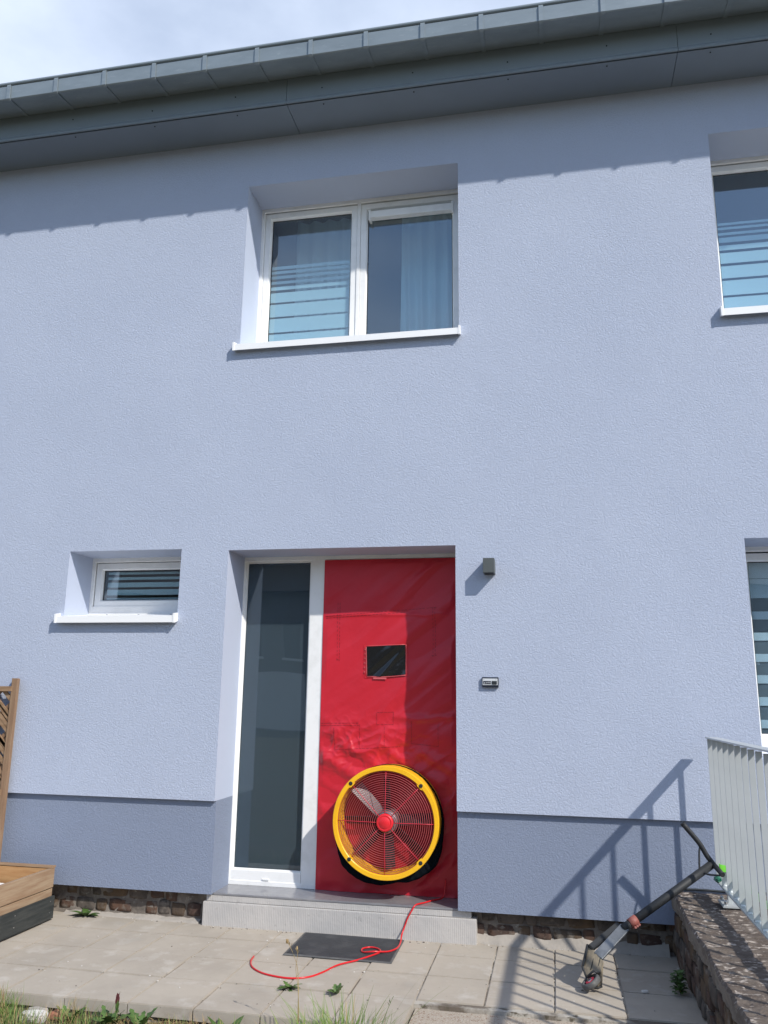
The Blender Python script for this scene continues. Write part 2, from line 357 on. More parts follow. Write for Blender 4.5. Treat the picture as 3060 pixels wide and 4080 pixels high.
# terrain: one sheet with finer cells near the patio
def gz0(x): return -.108+.036*max(0, min(1, (-1.3-x)/.9))
def terrain():
    xs = [-400, -120, -40, -12, -6] + [-4.5+.15*i for i in range(46)] + [3, 6, 12, 40, 120, 400]
    ys = [-400, -120, -45, -20, -9, -6] + [-4+.12*i for i in range(24)] + [-1.12, -.5, .5, 12, 40, 120, 400]
    mb = MB(); vs = []
    for y in ys:
        for x in xs:
            z = gz0(x)
            if -5 < x < 2.6 and -5 < y < -1.27: z += .035*noise.noise(Vector((x*2.3, y*2.3, 0)))+.012*noise.noise(Vector((x*11, y*11, 3)))
            vs.append((x, y, z))
    nx = len(xs); fs = [(j*nx+i, j*nx+i+1, (j+1)*nx+i+1, (j+1)*nx+i) for j in range(len(ys)-1) for i in range(nx-1)]
    mb.add(vs, fs, True); return mb
struct(terrain(), 'ground', [M['soil']], 'bare soil and thin turf in front of the patio')

# patio slabs: real slabs 0.33 x 0.35 with open joints
xj = [-.041+.3283*k for k in range(-22, 3)]
yj = [.20, -.19, -.545, -.90, -1.268]
mb = MB()
rnd = random.Random(3)
for i in range(len(xj)-1):
    for j in range(4):
        if j == 3 and xj[i] > -.75: continue
        x0, x1 = xj[i], xj[i+1]; y1, y0 = yj[j], yj[j+1]
        if i == len(xj)-2: x1 = .66
        dz = rnd.uniform(-.0022, .0022); g = .0022+rnd.random()*.0018
        dy = -.01*(x0+2)/1.5 if j >= 2 else 0
        t = rnd.uniform(-.002, .002)
        bm = bmesh.new(); bmesh.ops.create_cube(bm, size=1)
        for q in bm.verts:
            q.co = Vector(((x0+x1)/2+q.co.x*(x1-x0-2*g), (y0+y1)/2+q.co.y*(y1-y0-2*g), -.026+q.co.z*.052+dz+(q.co.x*t if q.co.z > 0 else 0)))
        bmesh.ops.bevel(bm, geom=[e for e in bm.edges if all(v.co.z > -.03 for v in e.verts)], offset=.003+rnd.random()*.001, segments=2, affect='EDGES')
        mb.bm(bm)
patio = struct(mb, 'patio', [M['tile']], 'beige concrete slab patio in front of the house')
mb = MB(); mb.box(-7.4, .66, -.94, .21, -.1, -.0065); mb.box(-7.4, -.72, -1.25, -.939, -.1, -.0075)
struct(mb, 'patio_joints', [M['joint']], 'sandy joint filling under the patio slabs')
# aggregate path (lower slab to the right)
mb = MB()
nx, ny_ = 40, 30; vs = []
for j in range(ny_+1):
    for i in range(nx+1):
        x = -.69+1.33*i/nx; y = -3.4+(2.462)*j/ny_
        vs.append((x, y, -.024+.0035*noise.noise(Vector((x*9, y*9, 1)))))
mb.add(vs, [(j*(nx+1)+i, j*(nx+1)+i+1, (j+1)*(nx+1)+i+1, (j+1)*(nx+1)+i) for j in range(ny_) for i in range(nx)], True)
mb.box(-.69, .64, -3.4, -.938, -.11, -.034)
struct(mb, 'path', [M['aggregate']], 'exposed aggregate concrete path below the patio edge')

# ------------------------------------------------------------------ house
house = empty('house', (-1.4, 0, 0), 'lilac rendered two storey house with slate grey eaves and white windows', 'house')
ZS = 5.592
DOORX = (-2.157, -.596); DOORT = 2.383
XL, XR = -8.0, 5.5
holes = {'uw': (-2.157, -.563, 3.868, 5.188), 'ru': (1.146, 2.74, 3.858, 5.188), 'sw': (-3.361, -2.503, 1.935, 2.399), 'rl': (1.16, 2.6, 1.10, 2.386), 'dr': (DOORX[0], DOORX[1], .748, DOORT)}
def wallgrid(mb, x0, x1, z0, z1, y, hs):
    xs = sorted({x0, x1}|{v for h in hs for v in h[:2]}); zs = sorted({z0, z1}|{v for h in hs for v in h[2:]})
    zs = [z for z in zs if z0 <= z <= z1]
    for i in range(len(xs)-1):
        for j in range(len(zs)-1):
            cx = (xs[i]+xs[i+1])/2; cz = (zs[j]+zs[j+1])/2
            if any(h[0] < cx < h[1] and h[2] < cz < h[3] for h in hs): continue
            mb.add([(xs[i], y, zs[j]), (xs[i+1], y, zs[j]), (xs[i+1], y, zs[j+1]), (xs[i], y, zs[j+1])], [(0, 1, 2, 3)])
mb = MB(); wallgrid(mb, XL, XR, .748, ZS, 0, list(holes.values()))
mb.cur = 0
for x0, x1 in ((XL, DOORX[0]), (DOORX[1], XR)):   # drip edge under the render
    mb.add([(x0, 0, .748), (x1, 0, .748), (x1, .034, .748), (x0, .034, .748)], [(0, 1, 2, 3)])
# outer ends and back so that no light leaks in
for x in (XL, XR): mb.add([(x, 0, .748), (x, 7, .748), (x, 7, ZS), (x, 0, ZS)], [(0, 1, 2, 3)])
mb.add([(XL, 7, -.1), (XR, 7, -.1), (XR, 7, ZS+.3), (XL, 7, ZS+.3)], [(0, 1, 2, 3)])
mb.build('wall', [M['wall']], house)
for k_, h in holes.items():
    mb = MB()
    x0, x1, z0, z1 = h; D_ = .345
    def q(*p): mb.add(p, [(0, 1, 2, 3)])
    q((x0, 0, z0), (x0, D_, z0), (x0, D_, z1), (x0, 0, z1)); q((x1, 0, z0), (x1, D_, z0), (x1, D_, z1), (x1, 0, z1))
    q((x0, 0, z1), (x1, 0, z1), (x1, D_, z1), (x0, D_, z1))
    if k_ != 'dr': q((x0, 0, z0), (x1, 0, z0), (x1, D_, z0), (x0, D_, z0))
    mb.build('reveal', [M['reveal']], house)
# plinth
mb = MB()
for x0, x1 in ((XL, DOORX[0]), (DOORX[1], XR)):
    zb = .185
    mb.add([(x0, .03, zb), (x1, .03, zb), (x1, .03, .748), (x0, .03, .748)], [(0, 1, 2, 3)])
    mb.add([(x0, .03, zb), (x1, .03, zb), (x1, .14, zb), (x0, .14, zb)], [(0, 1, 2, 3)])
for x in DOORX: mb.add([(x, .03, .185), (x, .345, .185), (x, .345, .748), (x, .03, .748)], [(0, 1, 2, 3)])
mb.build('plinth', [M['plinth']], house)
# bare rubble strip below the plinth
def bare(x0, x1):
    nx = int((x1-x0)/.02); nz = 12; vs = []
    for j in range(nz+1):
        for i in range(nx+1):
            x = x0+(x1-x0)*i/nx; z = -.03+.24*j/nz
            y = .12+.016*noise.noise(Vector((x*9, 0, z*17)))+.006*noise.noise(Vector((x*34, 2, z*40)))
            y -= max(0, .035-z)*.55*(.8+.6*noise.noise(Vector((x*5, 8, 0))))
            vs.append((x, y, z))
    return vs, [(j*(nx+1)+i, j*(nx+1)+i+1, (j+1)*(nx+1)+i+1, (j+1)*(nx+1)+i) for j in range(nz) for i in range(nx)]
def lump(mb, c, sx, sy, sz, seed, sub=3):
    bm = bmesh.new(); bmesh.ops.create_cube(bm, size=1); bmesh.ops.subdivide_edges(bm, edges=bm.edges[:], cuts=sub, use_grid_fill=True)
    for q in bm.verts:
        p = q.co*2; k = 1-.045*(p.x**2*p.y**2+p.y**2*p.z**2+p.x**2*p.z**2)/1.0
        n1 = noise.noise(p*.9+Vector((seed*3.1, 0, 0))); n2 = noise.noise(p*2.6+Vector((0, seed*1.7, 0)))
        p.x += .22*p.z*noise.noise(Vector((seed, 3, 1))); p.z += .18*p.x*noise.noise(Vector((seed, 9, 4)))
        p = Vector((p.x*k*(1+.10*n1), p.y*(1+.2*n2), p.z*k*(1+.13*noise.noise(p*1.1+Vector((0, 0, seed))))))
        q.co = Vector((c[0]+p.x*sx/2, c[1]+p.y*sy/2+.004*n2, c[2]+p.z*sz/2))
    mb.bm(bm, None, True)
def rubble(mb, u0, u1, v0, v1, put, rows, seed, wr=(.07, .19), nm=4):
    rn = random.Random(seed); v = v0
    for r in range(rows):
        h = (v1-v0)/rows; u = u0-rn.random()*.08
        while u < u1:
            w_ = rn.uniform(*wr); 
            if rn.random() < .9:
                mb.cur = 1+rn.randrange(nm)
                put(u+w_/2, v+h/2+rn.uniform(-.008, .008), w_-rn.uniform(.006, .018), h*rn.uniform(.82, 1.02), rn.random()*99)
            u += w_
        v += h
STM = [M['mortar'], M['stn0'], M['stn1'], M['stn2'], M['stn3']]
for x0, x1 in ((XL, -2.19), (-.52, XR)):
    mb = MB(); mb.cur = 0; mb.add(*bare(x0, x1), True)
    a_, b_ = max(x0, -3.9), min(x1, .75)
    rubble(mb, a_, b_, .022, .20, lambda u, v, w_, h, sd_: lump(mb, (u, .1385, v), w_, .05, h, sd_), 2, 5 if x0 < -3 else 9)
    mb.build('foundation', STM, house)
# cement haunch along the foot
mb = MB()
def haunch(x0, x1, h, d):
    n_ = int((x1-x0)/.03); vs = []
    for i in range(n_+1):
        x = x0+(x1-x0)*i/n_; k = noise.noise(Vector((x*6, 0, 0))); k2 = noise.noise(Vector((x*19, 4, 0)))
        hh = h*(1+.45*k+.25*k2); dd = d*(1+.3*k2)
        for (yy, zz) in ((.135, hh+.01), (.125-dd*.25, hh), (.118-dd*.6, hh*.45), (.112-dd, .004), (.11-dd, -.01)): vs.append((x, yy, zz))
    mb.add(vs, [(i*5+j, (i+1)*5+j, (i+1)*5+j+1, i*5+j+1) for i in range(n_) for j in range(4)], True)
haunch(-3.2, -2.25, .020, .040); mb.build('cement_haunch', [M['cement']], house)
mb = MB(); haunch(-.49, .60, .055, .035); mb.build('cement_haunch', [M['cement']], house)

# doorstep
st = empty('doorstep', (-1.36, .1, 0)); st.parent = house; st.location = Vector((-1.36, .1, 0))-Vector((-1.4, 0, 0))
mb = MB(); mb.box(-2.215, -.49, .046, .33, -.02, .139, .005); mb.build('block', [M['rib']], st)
mb = MB(); mb.box(-2.2, -.52, .0605, .12, .141, .1775, .004); mb.build('nosing', [M['rib']], st)
mb = MB(); mb.box(-2.157+.001, -.596-.001, .0575, .36, .1785, .190, .003); mb.build('slab', [M['slab']], st)

# eaves
mb = MB()
for x0, x1 in ((XL, -1.768), (-1.764, .928), (.932, XR)): mb.box(x0, x1, -.317, .005, ZS, ZS+.012)
mb.build('soffit', [M['soffit']], house)
mb = MB(); mb.box(XL, XR, -.334, -.30, ZS+.0135, ZS+.03); mb.box(XL, XR, -.329, .2, ZS+.0301, ZS+.2); mb.build('eaves_core', [M['gap']], house)
mb = MB()
for x0, x1 in ((XL, -1.767), (-1.764, .929), (.932, XR)):
    pr_ = [(-.331, ZS+.26), (-.338, ZS+.26), (-.338, ZS+.03), (-.346, ZS+.012), (-.344, ZS-.004), (-.334, ZS-.004), (-.334, ZS+.012), (-.331, ZS+.03)]
    k = len(pr_); vs = [(x, a, b) for x in (x0, x1) for a, b in pr_]
    mb.add(vs, [(i, (i+1) % k, k+(i+1) % k, k+i) for i in range(k)]+[tuple(range(k)), tuple(range(k, 2*k))])
mb.build('fascia', [M['fascia']], house)
# screws on soffit and fascia
mb = MB()
for k in range(-10, 9):
    x = -1.5+.66*k
    for (y, z, ax) in ((-.3385, ZS+.09+.02*(k % 2), 'y'), (-.285, ZS-.001, 'z')):
        pr_ = [(x, y, z), (x, y-.003, z)] if ax == 'y' else [(x, y, z), (x, y, z-.003)]
        mb.tube(pr_, .005, 8)
mb.build('screw', [M['gap']], house)['kind'] = 'stuff'
gut = empty('gutter', (-1.4, -.45, 5.8)); gut.parent = house; gut.location = Vector((-1.4, -.45, 5.8))-Vector((-1.4, 0, 0))
mb = MB(); GX0, GX1 = XL, XR
pr_ = [(-.339, 5.91), (-.339, 5.80), (-.345, 5.792), (-.555, 5.763), (-.564, 5.768), (-.570, 5.872), (-.560, 5.874), (-.553, 5.782), (-.35, 5.81), (-.3475, 5.91)]
k = len(pr_); nseg = 60; vs = []
for i in range(nseg+1):
    x = GX0+(GX1-GX0)*i/nseg
    for a, b in pr_: vs.append((x, a+.0015*noise.noise(Vector((x*1.7, a*9, 0))), b+.002*noise.noise(Vector((x*1.3, 5, b*4)))))
mb.add(vs, [(i*k+j, i*k+(j+1) % k, (i+1)*k+(j+1) % k, (i+1)*k+j) for i in range(nseg) for j in range(k)])
mb.build('trough', [M['gutter']], gut)
mb = MB(); mb.tube([(XL+i*.5, -.566+.001*noise.noise(Vector((i, 0, 0))), 5.889) for i in range(28)], .0155, 10); mb.build('bead', [M['gap'] if 0 else M['fascia']], gut)
def bracket():
    b = MB(); p_ = [(-.339, 5.794), (-.558, 5.7585), (-.569, 5.766), (-.5745, 5.868), (-.573, 5.873), (-.571, 5.874)]
    t = .0055; wd = .03
    q_ = [(p_[0][0], p_[0][1]-t), (p_[1][0], p_[1][1]-t), (p_[2][0]-t, p_[2][1]-t), (p_[3][0]-t, p_[3][1]), (p_[4][0]-t*.5, p_[4][1]+t), (p_[5][0], p_[5][1]+t)]
    for i in range(5):
        v = []
        for x in (-wd/2, wd/2):
            v += [(x, *p_[i]), (x, *p_[i+1]), (x, *q_[i+1]), (x, *q_[i])]
        b.add(v, [(0, 1, 2, 3), (4, 5, 6, 7), (0, 1, 5, 4), (1, 2, 6, 5), (2, 3, 7, 6), (3, 0, 4, 7)])
    return b
BX = [1.234-.3935*k for k in range(-6, 20)]
b0 = None
for x in BX:
    if b0 is None: b0 = bracket().build('bracket', [M['gutter']], gut); o = b0
    else: o = b0.copy(); C.objects.link(o); o.parent = gut
    o.location = Vector((x, 0, 0))-world_loc(gut)
# roof slab above (low pitch, unseen from below, casts the right shade)
mb = MB(); v = [(XL, -.50, 5.93), (XR, -.50, 5.93), (XR, 7.2, 7.4), (XL, 7.2, 7.4)]
mb.add(v+[(a, b+.0, c-.05) for a, b, c in v], [(0, 1, 2, 3), (4, 5, 6, 7), (0, 1, 5, 4), (1, 2, 6, 5), (2, 3, 7, 6), (3, 0, 4, 7)])
mb.add([(x, y, z) for x in (XL, XR) for (y, z) in ((-.329, 5.6), (7, 5.6), (7, 7.3), (-.329, 5.93))], [(0, 1, 2, 3), (4, 5, 6, 7)])
mb.build('roof', [M['fascia']], house)
# rooms behind the windows
mb = MB()
def room(x0, x1, z0, z1, y0=.37, y1=3.4): mb.add([(x, y, z) for z in (z0, z1) for y in (y0, y1) for x in (x0, x1)], [(0, 2, 3, 1), (4, 5, 7, 6), (2, 6, 7, 3), (0, 4, 6, 2), (1, 3, 7, 5)])
room(-3.0, .2, 2.95, 5.5); room(.35, 3.4, 2.95, 5.5); room(-3.9, -2.25, .2, 2.7); room(-2.2, -.3, .17, 2.7); room(.6, 3.4, .2, 2.7)
mb.build('room', [M['room']], house)

# ---- windows
P_OUT = [(0, .40), (0, .31), (.028, .31), (.033, .316), (.033, .335)]
P_SASH = [(0, .345), (0, .321), (.003, .318), (.043, .318), (.052, .336), (.052, .352)]
def window(x0, x1, z0, z1, sashes, sill, name='window', mulls=(), outer=P_OUT):
    wn = empty(name, (x0, .31, z0)); wn.parent = house; wn.location = Vector((x0, .31, z0))-world_loc(house)
    f = MB(); f.ring(x0-.006, x1+.006, z0, z1+.001, outer)
    for a, b in mulls: f.box(a, b, .3105, .38, z0+.03, z1-.03, .003)
    f.box(x0+.002, x1-.002, .3125, .38, z0+.004, min(q[2] for q in sashes)+.004)
    f.build('frame', [M['white']], wn)
    for (a, b, c, d) in sashes:
        s_ = MB(); s_.ring(a, b, c, d, P_SASH); s_.build('sash', [M['white']], wn)
        se = MB(); se.ring(a+.0515, b-.0515, c+.0515, d-.0515, [(0, .3475), (.006, .3475)]); se.build('seal', [M['seal']], wn)
        g = MB(); g.box(a+.05, b-.05, .349, .354, c+.05, d-.05); g.build('pane', [M['glass']], wn)
    if sill:
        sx0, sx1, zf0, zf1, yf = sill; s_ = MB()
        # sloped sheet with folded front and upturned ends
        zb = zf1+.045
        v = [(x, y, z) for x in (sx0, sx1) for (y, z) in ((.312, zb), (yf, zf1), (yf, zf0), (yf+.004, zf0), (yf+.004, zf1-.004), (.312, zb-.004))]
        s_.add(v, [(i, (i+1) % 6, 6+(i+1) % 6, 6+i) for i in range(6)]+[(0, 1, 2, 3, 4, 5), (6, 7, 8, 9, 10, 11)])
        s_.build('sill', [M['sillw']], wn)
        for xa, xb in ((sx0-.004, sx0+.010), (sx1-.010, sx1+.004)):
            e = MB()
            v = [(x, y, z) for x in (xa, xb) for (y, z) in ((-.001, zf1+.024), (yf-.003, zf1+.016), (yf-.003, zf0-.002), (yf+.008, zf0-.002), (-.001, zf0+.012))]
            e.add(v, [(i, (i+1) % 5, 5+(i+1) % 5, 5+i) for i in range(5)]+[(0, 1, 2, 3, 4), (5, 6, 7, 8, 9)]); e.build('sill_end', [M['sillw']], wn)
    return wn
def bands(zs, x0, x1, y, m_, parent, name='film'):
    b = MB()
    for a, c in zs: b.box(x0, x1, y, y+.0012, min(a, c), max(a, c))
    return b.build(name, [m_], parent)

uw = window(-2.157, -.563, 3.93, 5.188, [(-2.128, -1.379, 3.998, 5.148), (-1.351, -.592, 3.998, 5.148)], (-2.192, -.553, 3.838, 3.884, -.044), mulls=[(-1.378, -1.352)])
filmz = [(4.703, 4.677), (4.663, 4.640), (4.621, 4.597), (4.575, 4.552), (4.529, 4.500), (4.477, 4.395), (4.379, 4.274), (4.259, 4.144), (4.129, 4.045)]
bands(filmz, -2.075, -1.432, .3555, M['film'], uw)
mb = MB(); mb.box(-1.275, -.64, .292, .345, 5.010, 5.066, .004); mb.box(-1.285, -1.268, .288, .35, 4.99, 5.075, .003); mb.box(-.648, -.630, .288, .35, 4.995, 5.078, .003)
mb.build('blind_cassette', [M['white']], uw)
ru = window(1.146, 2.74, 3.93, 5.188, [(1.176, 1.925, 3.998, 5.148), (1.96, 2.70, 3.998, 5.148)], (1.130, 2.78, 3.830, 3.878, -.044), mulls=[(1.93, 1.955)])
bands([(4.718, 4.700), (4.683, 4.665), (4.642, 4.622), (4.604, 4.565), (4.543, 4.506), (4.485, 4.404), (4.384, 4.291), (4.273, 4.162), (4.146, 4.05)], 1.228, 1.875, .3555, M['film'], ru)
sw = window(-3.361, -2.503, 1.965, 2.399, [(-3.328, -2.53, 2.035, 2.362)], (-3.396, -2.500, 1.889, 1.934, -.05))
bands([(2.30, 2.283), (2.263, 2.243), (2.223, 2.187), (2.17, 2.128), (2.108, 2.09)], -3.26, -2.58, .372, M['film'], sw)
for x in (-3.18, -2.93, -2.68): mb = MB(); mb.tube([(x, .26, 1.962), (x, .26, 1.975)], .007, 8); mb.build('screw_cap', [M['steel']], sw)
rl = window(1.16, 2.6, 1.10, 2.386, [(1.188, 2.56, 1.175, 2.345)], None)

# entrance: side light and the frame of the open door
en = empty('entrance', (-1.38, .31, .19)); en.parent = house; en.location = Vector((-1.38, .31, .19))-world_loc(house)
mb = MB(); mb.ring(-2.178, -.58, .191, 2.3835, [(0, .40), (0, .31), (.026, .31), (.031, .318), (.031, .36)])
mb.box(-1.657, -1.553, .3115, .385, .2, 2.36, .004); mb.box(-2.15, -1.66, .314, .37, .2, .283, .004); mb.build('frame', [M['white']], en)
mb = MB(); mb.ring(-2.149, -1.656, .276, 2.356, [(0, .33), (.010, .326), (.014, .345)]); mb.build('bead', [M['white']], en)
mb = MB(); mb.box(-2.145, -1.66, .348, .354, .278, 2.353); mb.build('pane', [M['glassd']], en)
mb = MB(); mb.box(-2.143, -1.662, .3560, .3575, .280, 2.351); mb.build('film', [M['slatefilm']], en)
mb = MB(); mb.box(-1.92, -1.875, .306, .315, .226, .236, .002); mb.build('drain_cap', [M['white']], en)

# curtains and blind behind the glass
def drape(x0, x1, z0, z1, y, amp, fold, name, m_, label, cat, seed=0):
    b = MB(); n_ = int((x1-x0)/.008); vs = []
    for k in range(5):
        z = z1+(z0-z1)*k/4
        for i in range(n_+1):
            x = x0+(x1-x0)*i/n_
            vs.append((x, y+amp*math.sin(x*fold+2.2*noise.noise(Vector((x*3, seed, z*.5))))*(.6+.4*k/4), z))
    b.add(vs, [(k*(n_+1)+i, k*(n_+1)+i+1, (k+1)*(n_+1)+i+1, (k+1)*(n_+1)+i) for k in range(4) for i in range(n_)], True)
    return tag(b.build(name, [m_], origin=((x0+x1)/2, y, z0)), label, cat)
drape(-1.12, -.50, 3.3, 5.35, .80, .035, 62, 'curtain', M['net'], 'pale net curtain behind the right pane of the middle upper window', 'curtain', 1)
drape(-2.02, -1.47, 3.3, 5.35, .80, .03, 48, 'curtain', M['net'], 'pale net curtain behind the striped left pane of the middle upper window', 'curtain', 5)
bl = MB()
for a, c in [(2.32, 2.193), (2.19, 2.066), (1.981, 1.930), (1.847, 1.797), (1.714, 1.664), (1.582, 1.531), (1.448, 1.395), (1.310, 1.259), (1.2, 1.18)]: bl.box(1.215, 2.52, .395, .3965, c, a)
bl.cur = 1; bl.box(1.215, 2.52, .402, .4035, 1.175, 2.33)
tag(bl.build('roller_blind', [M['filmc'], M['filmg']], origin=(1.86, .395, 1.18)), 'pale banded day and night blind in the lower right window', 'blind')

# ------------------------------------------------------------------ blower door panel
dp = empty('door_panel', (-1.09, .31, .19), 'red nylon sheet panel stretched over the open doorway beside the side light', 'door panel')
SUNP = [(-1.447, 1.65, .03), (-.779, 1.68, .03)]
def cloth_y(x, z):
    y = .304
    # soft diagonal tension folds running from lower left to upper right
    d = (x*.62-z*.78); e = (x*.78+z*.62)
    rgt = max(0, min(1, (x+1.35)/.6))
    y += .034*rgt*noise.noise(Vector((d*6.5, e*.9, 3)))
    y += .014*noise.noise(Vector((d*5.0, e*1.6, 11)))
    y += .008*rgt*noise.noise(Vector((d*17.0, e*1.5, 7)))
    f1 = abs(noise.noise(Vector((d*4.2+.3, e*.8, 41)))); y -= .050*max(0, .16-f1)*(.25+.75*rgt)
    f2 = abs(noise.noise(Vector((d*8.5, e*1.3, 57)))); y -= .010*max(0, .20-f2)*(.4+.6*rgt)
    hz = z-1.285-.03*noise.noise(Vector((x*4, 0, 66))); y -= .012*math.exp(-(hz/.022)**2)*max(0, min(1, (x+1.1)/.2))
    hz = z-1.965-.01*noise.noise(Vector((x*9, 0, 67))); y -= .004*math.exp(-(hz/.012)**2)
    # crumple above the fan, left
    wz = math.exp(-((z-1.10)/.16)**2)*(math.exp(-((x+1.38)/.22)**2)+.45*math.exp(-((x+1.0)/.2)**2))
    y += .030*wz*noise.noise(Vector((x*5-z*7, z*6+x*3, 2)))-.034*wz*(.35-min(.35, abs(noise.noise(Vector((x*8-z*9, z*5+x*4, 5))))))-.016*wz*(.3-min(.3, abs(noise.noise(Vector((x*15+z*9, z*17-x*6, 8))))))
    wf = math.exp(-((z-.95)/.25)**2)
    y += .022*wf*noise.noise(Vector((x*5+z*9, z*3, 21)))
    wb = max(0, min(1, (.34-z)/.14))
    y += .014*wb*noise.noise(Vector((x*9, z*16, 9)))
    # fan pulls the sheet
    rr = math.hypot(x+1.048, z-.658)
    y += .012*math.exp(-((rr-.42)/.12)**2)*noise.noise(Vector((math.atan2(z-.658, x+1.048)*3.2, rr*3, 31)))
    # pinned at the edges
    ed = min(1, min(x+1.553, -.63-x, (2.349-z))/.03); y = .306+(y-.306)*max(0, ed)
    return min(y, .3075)
mb = MB(); nx, nz = 190, 400; vs = []; PX0, PX1, PZ0, PZ1 = -1.556, -.594, .1915, 2.352
for j in range(nz+1):
    for i in range(nx+1):
        x = PX0+(PX1-PX0)*i/nx; z = PZ0+(PZ1-PZ0)*j/nz; vs.append((x, cloth_y(x, z), z))
mb.add(vs, [(j*(nx+1)+i, j*(nx+1)+i+1, (j+1)*(nx+1)+i+1, (j+1)*(nx+1)+i) for j in range(nz) for i in range(nx)], True)
mb.build('sheet', [M['nylon']], dp)
# stitched seams: rows of short dashes following the cloth
def stitch(mb, a, b, dash=.016, gap=.010, wd=.0022):
    a = Vector((a[0], 0, a[1])); b = Vector((b[0], 0, b[1])); l_ = (b-a).length; d = (b-a)/l_; t = 0
    while t < l_:
        p = a+d*t; q_ = a+d*min(l_, t+dash)
        p = Vector((p.x, cloth_y(p.x, p.z)-.0012, p.z)); q_ = Vector((q_.x, cloth_y(q_.x, q_.z)-.0012, q_.z))
        if (q_-p).length > .002: mb.obox(p, q_, wd, .001, (0, 1, 0))
        t += dash+gap*random.uniform(.5, 1.6)
mb = MB()
for a, b in (((-1.535, 1.957), (-.76, 2.012)), ((-1.535, 1.943), (-.98, 1.98)), ((-1.452, 2.05), (-1.447, 1.65)), ((-1.436, 2.05), (-1.431, 1.65)), ((-.785, 2.012), (-.785, 1.68)), ((-.77, 2.012), (-.77, 1.68)),
             ((-1.452, 1.66), (-1.425, 1.66)), ((-.795, 1.69), (-.76, 1.69))): stitch(mb, a, b)
for a, b in (((-1.552, 1.236), (-1.284, 1.243)), ((-1.552, 1.222), (-1.284, 1.228)), ((-1.456, 1.208), (-1.446, 1.067)), ((-1.281, 1.235), (-1.278, 1.083)), ((-1.446, 1.067), (-1.002, 1.098)),
             ((-1.11, 1.222), (-1.108, 1.092)), ((-.926, 1.262), (-.929, 1.12)), ((-.752, 1.245), (-.749, 1.10)), ((-.929, 1.118), (-.749, 1.105)), ((-1.164, 1.313), (-1.051, 1.318)), ((-1.163, 1.237), (-1.164, 1.313)),
             ((-1.051, 1.318), (-1.052, 1.237)), ((-1.163, 1.235), (-1.052, 1.237))): stitch(mb, a, b, .02, .004, .0017)
mb.build('seam', [M['nylonseam']], dp)
# peephole of clear vinyl with a taped border
def patch(mb, quad, off, n=14, bulge=.0):
    (a, b, c, d) = quad; vs = []
    for j in range(n+1):
        for i in range(n+1):
            u = i/n; v = j/n
            x = (a[0]*(1-u)+b[0]*u)*(1-v)+(d[0]*(1-u)+c[0]*u)*v; z = (a[1]*(1-u)+b[1]*u)*(1-v)+(d[1]*(1-u)+c[1]*u)*v
            # pinched sides
            x += .006*math.sin(math.pi*v)*(1 if u < .5 else -1)*abs(u-.5)*2*(-1 if off < 0 else 1)*0
            z -= .006*math.sin(math.pi*u)*(1-v)
            y = cloth_y(x, z)+off
            if bulge:
                s_ = (u-.2)-(v)*.75; y -= bulge*math.exp(-((s_-.12)/.09)**2)*1.3
            vs.append((x, y, z))
    mb.add(vs, [(j*(n+1)+i, j*(n+1)+i+1, (j+1)*(n+1)+i+1, (j+1)*(n+1)+i) for j in range(n) for i in range(n)], True)
mb = MB(); patch(mb, ((-1.251, 1.537), (-.957, 1.556), (-.960, 1.768), (-1.259, 1.757)), -.003)
mb.build('window_border', [M['vinyledge'] if 0 else M['nylonpatch']], dp)
mb = MB(); patch(mb, ((-1.231, 1.553), (-.971, 1.565), (-.973, 1.760), (-1.241, 1.747)), -.006, 30, .006)
mb.build('window', [M['vinyl']], dp)
mb = MB()
for (a, b) in (((-1.236, 1.552), (-1.245, 1.748)), ((-1.241, 1.752), (-.972, 1.763)), ((-.968, 1.762), (-.967, 1.567)), ((-1.232, 1.549), (-.969, 1.560))):
    pts = [(a[0]+(b[0]-a[0])*t/8, cloth_y(a[0]+(b[0]-a[0])*t/8, a[1]+(b[1]-a[1])*t/8)-.007, a[1]+(b[1]-a[1])*t/8-(.006*math.sin(math.pi*t/8) if abs(a[1]-b[1]) < .05 and a[1] < 1.6 else 0)) for t in range(9)]
    mb.tube(pts, .0022, 6)
for k in range(6):
    z = 1.575+k*.03; mb.box(-1.2535, -1.248, cloth_y(-1.25, z)-.008, cloth_y(-1.25, z)-.006, z, z+.009)
mb.box(-1.19, -1.10, cloth_y(-1.14, 1.545)-.008, cloth_y(-1.14, 1.545)-.0055, 1.532, 1.5435)
mb.build('weld_strip', [M['vinyledge']], dp)

# ------------------------------------------------------------------ blower fan
FC = (-1.048, .658)
fan = empty('blower_fan', (FC[0], .17, FC[1]-.336), 'large round fan with yellow rim and red wire guard in the red door panel', 'fan')
mb = MB(); mb.lathe(FC, [(.330, .29), (.3345, .085), (.336, .060), (.3355, .052), (.333, .0485), (.309, .0485), (.3065, .0505), (.3055, .056), (.304, .10), (.297, .20), (.294, .285)], 96)
for q_ in mb.sm: pass
mb.sm = [False]*len(mb.sm)
for a in (45, 135, 225, 315):
    ca, sa = math.cos(R(a)), math.sin(R(a)); c_ = Vector((FC[0]+ca*.320, 0, FC[1]+sa*.320)); t_ = Vector((-sa, 0, ca)); r_ = Vector((ca, 0, sa))
    v = []
    for y in (.050, .075):
        for (rr, tt) in ((-.022, -.014), (-.022, .014), (-.006, .040), (-.006, -.040)): v.append(c_+r_*rr+t_*tt+Vector((0, y, 0)))
    mb.add(v, [(0, 1, 2, 3), (4, 5, 6, 7), (0, 1, 5, 4), (1, 2, 6, 5), (2, 3, 7, 6), (3, 0, 4, 7)])
ho = mb.build('housing', [M['yellow']], fan)
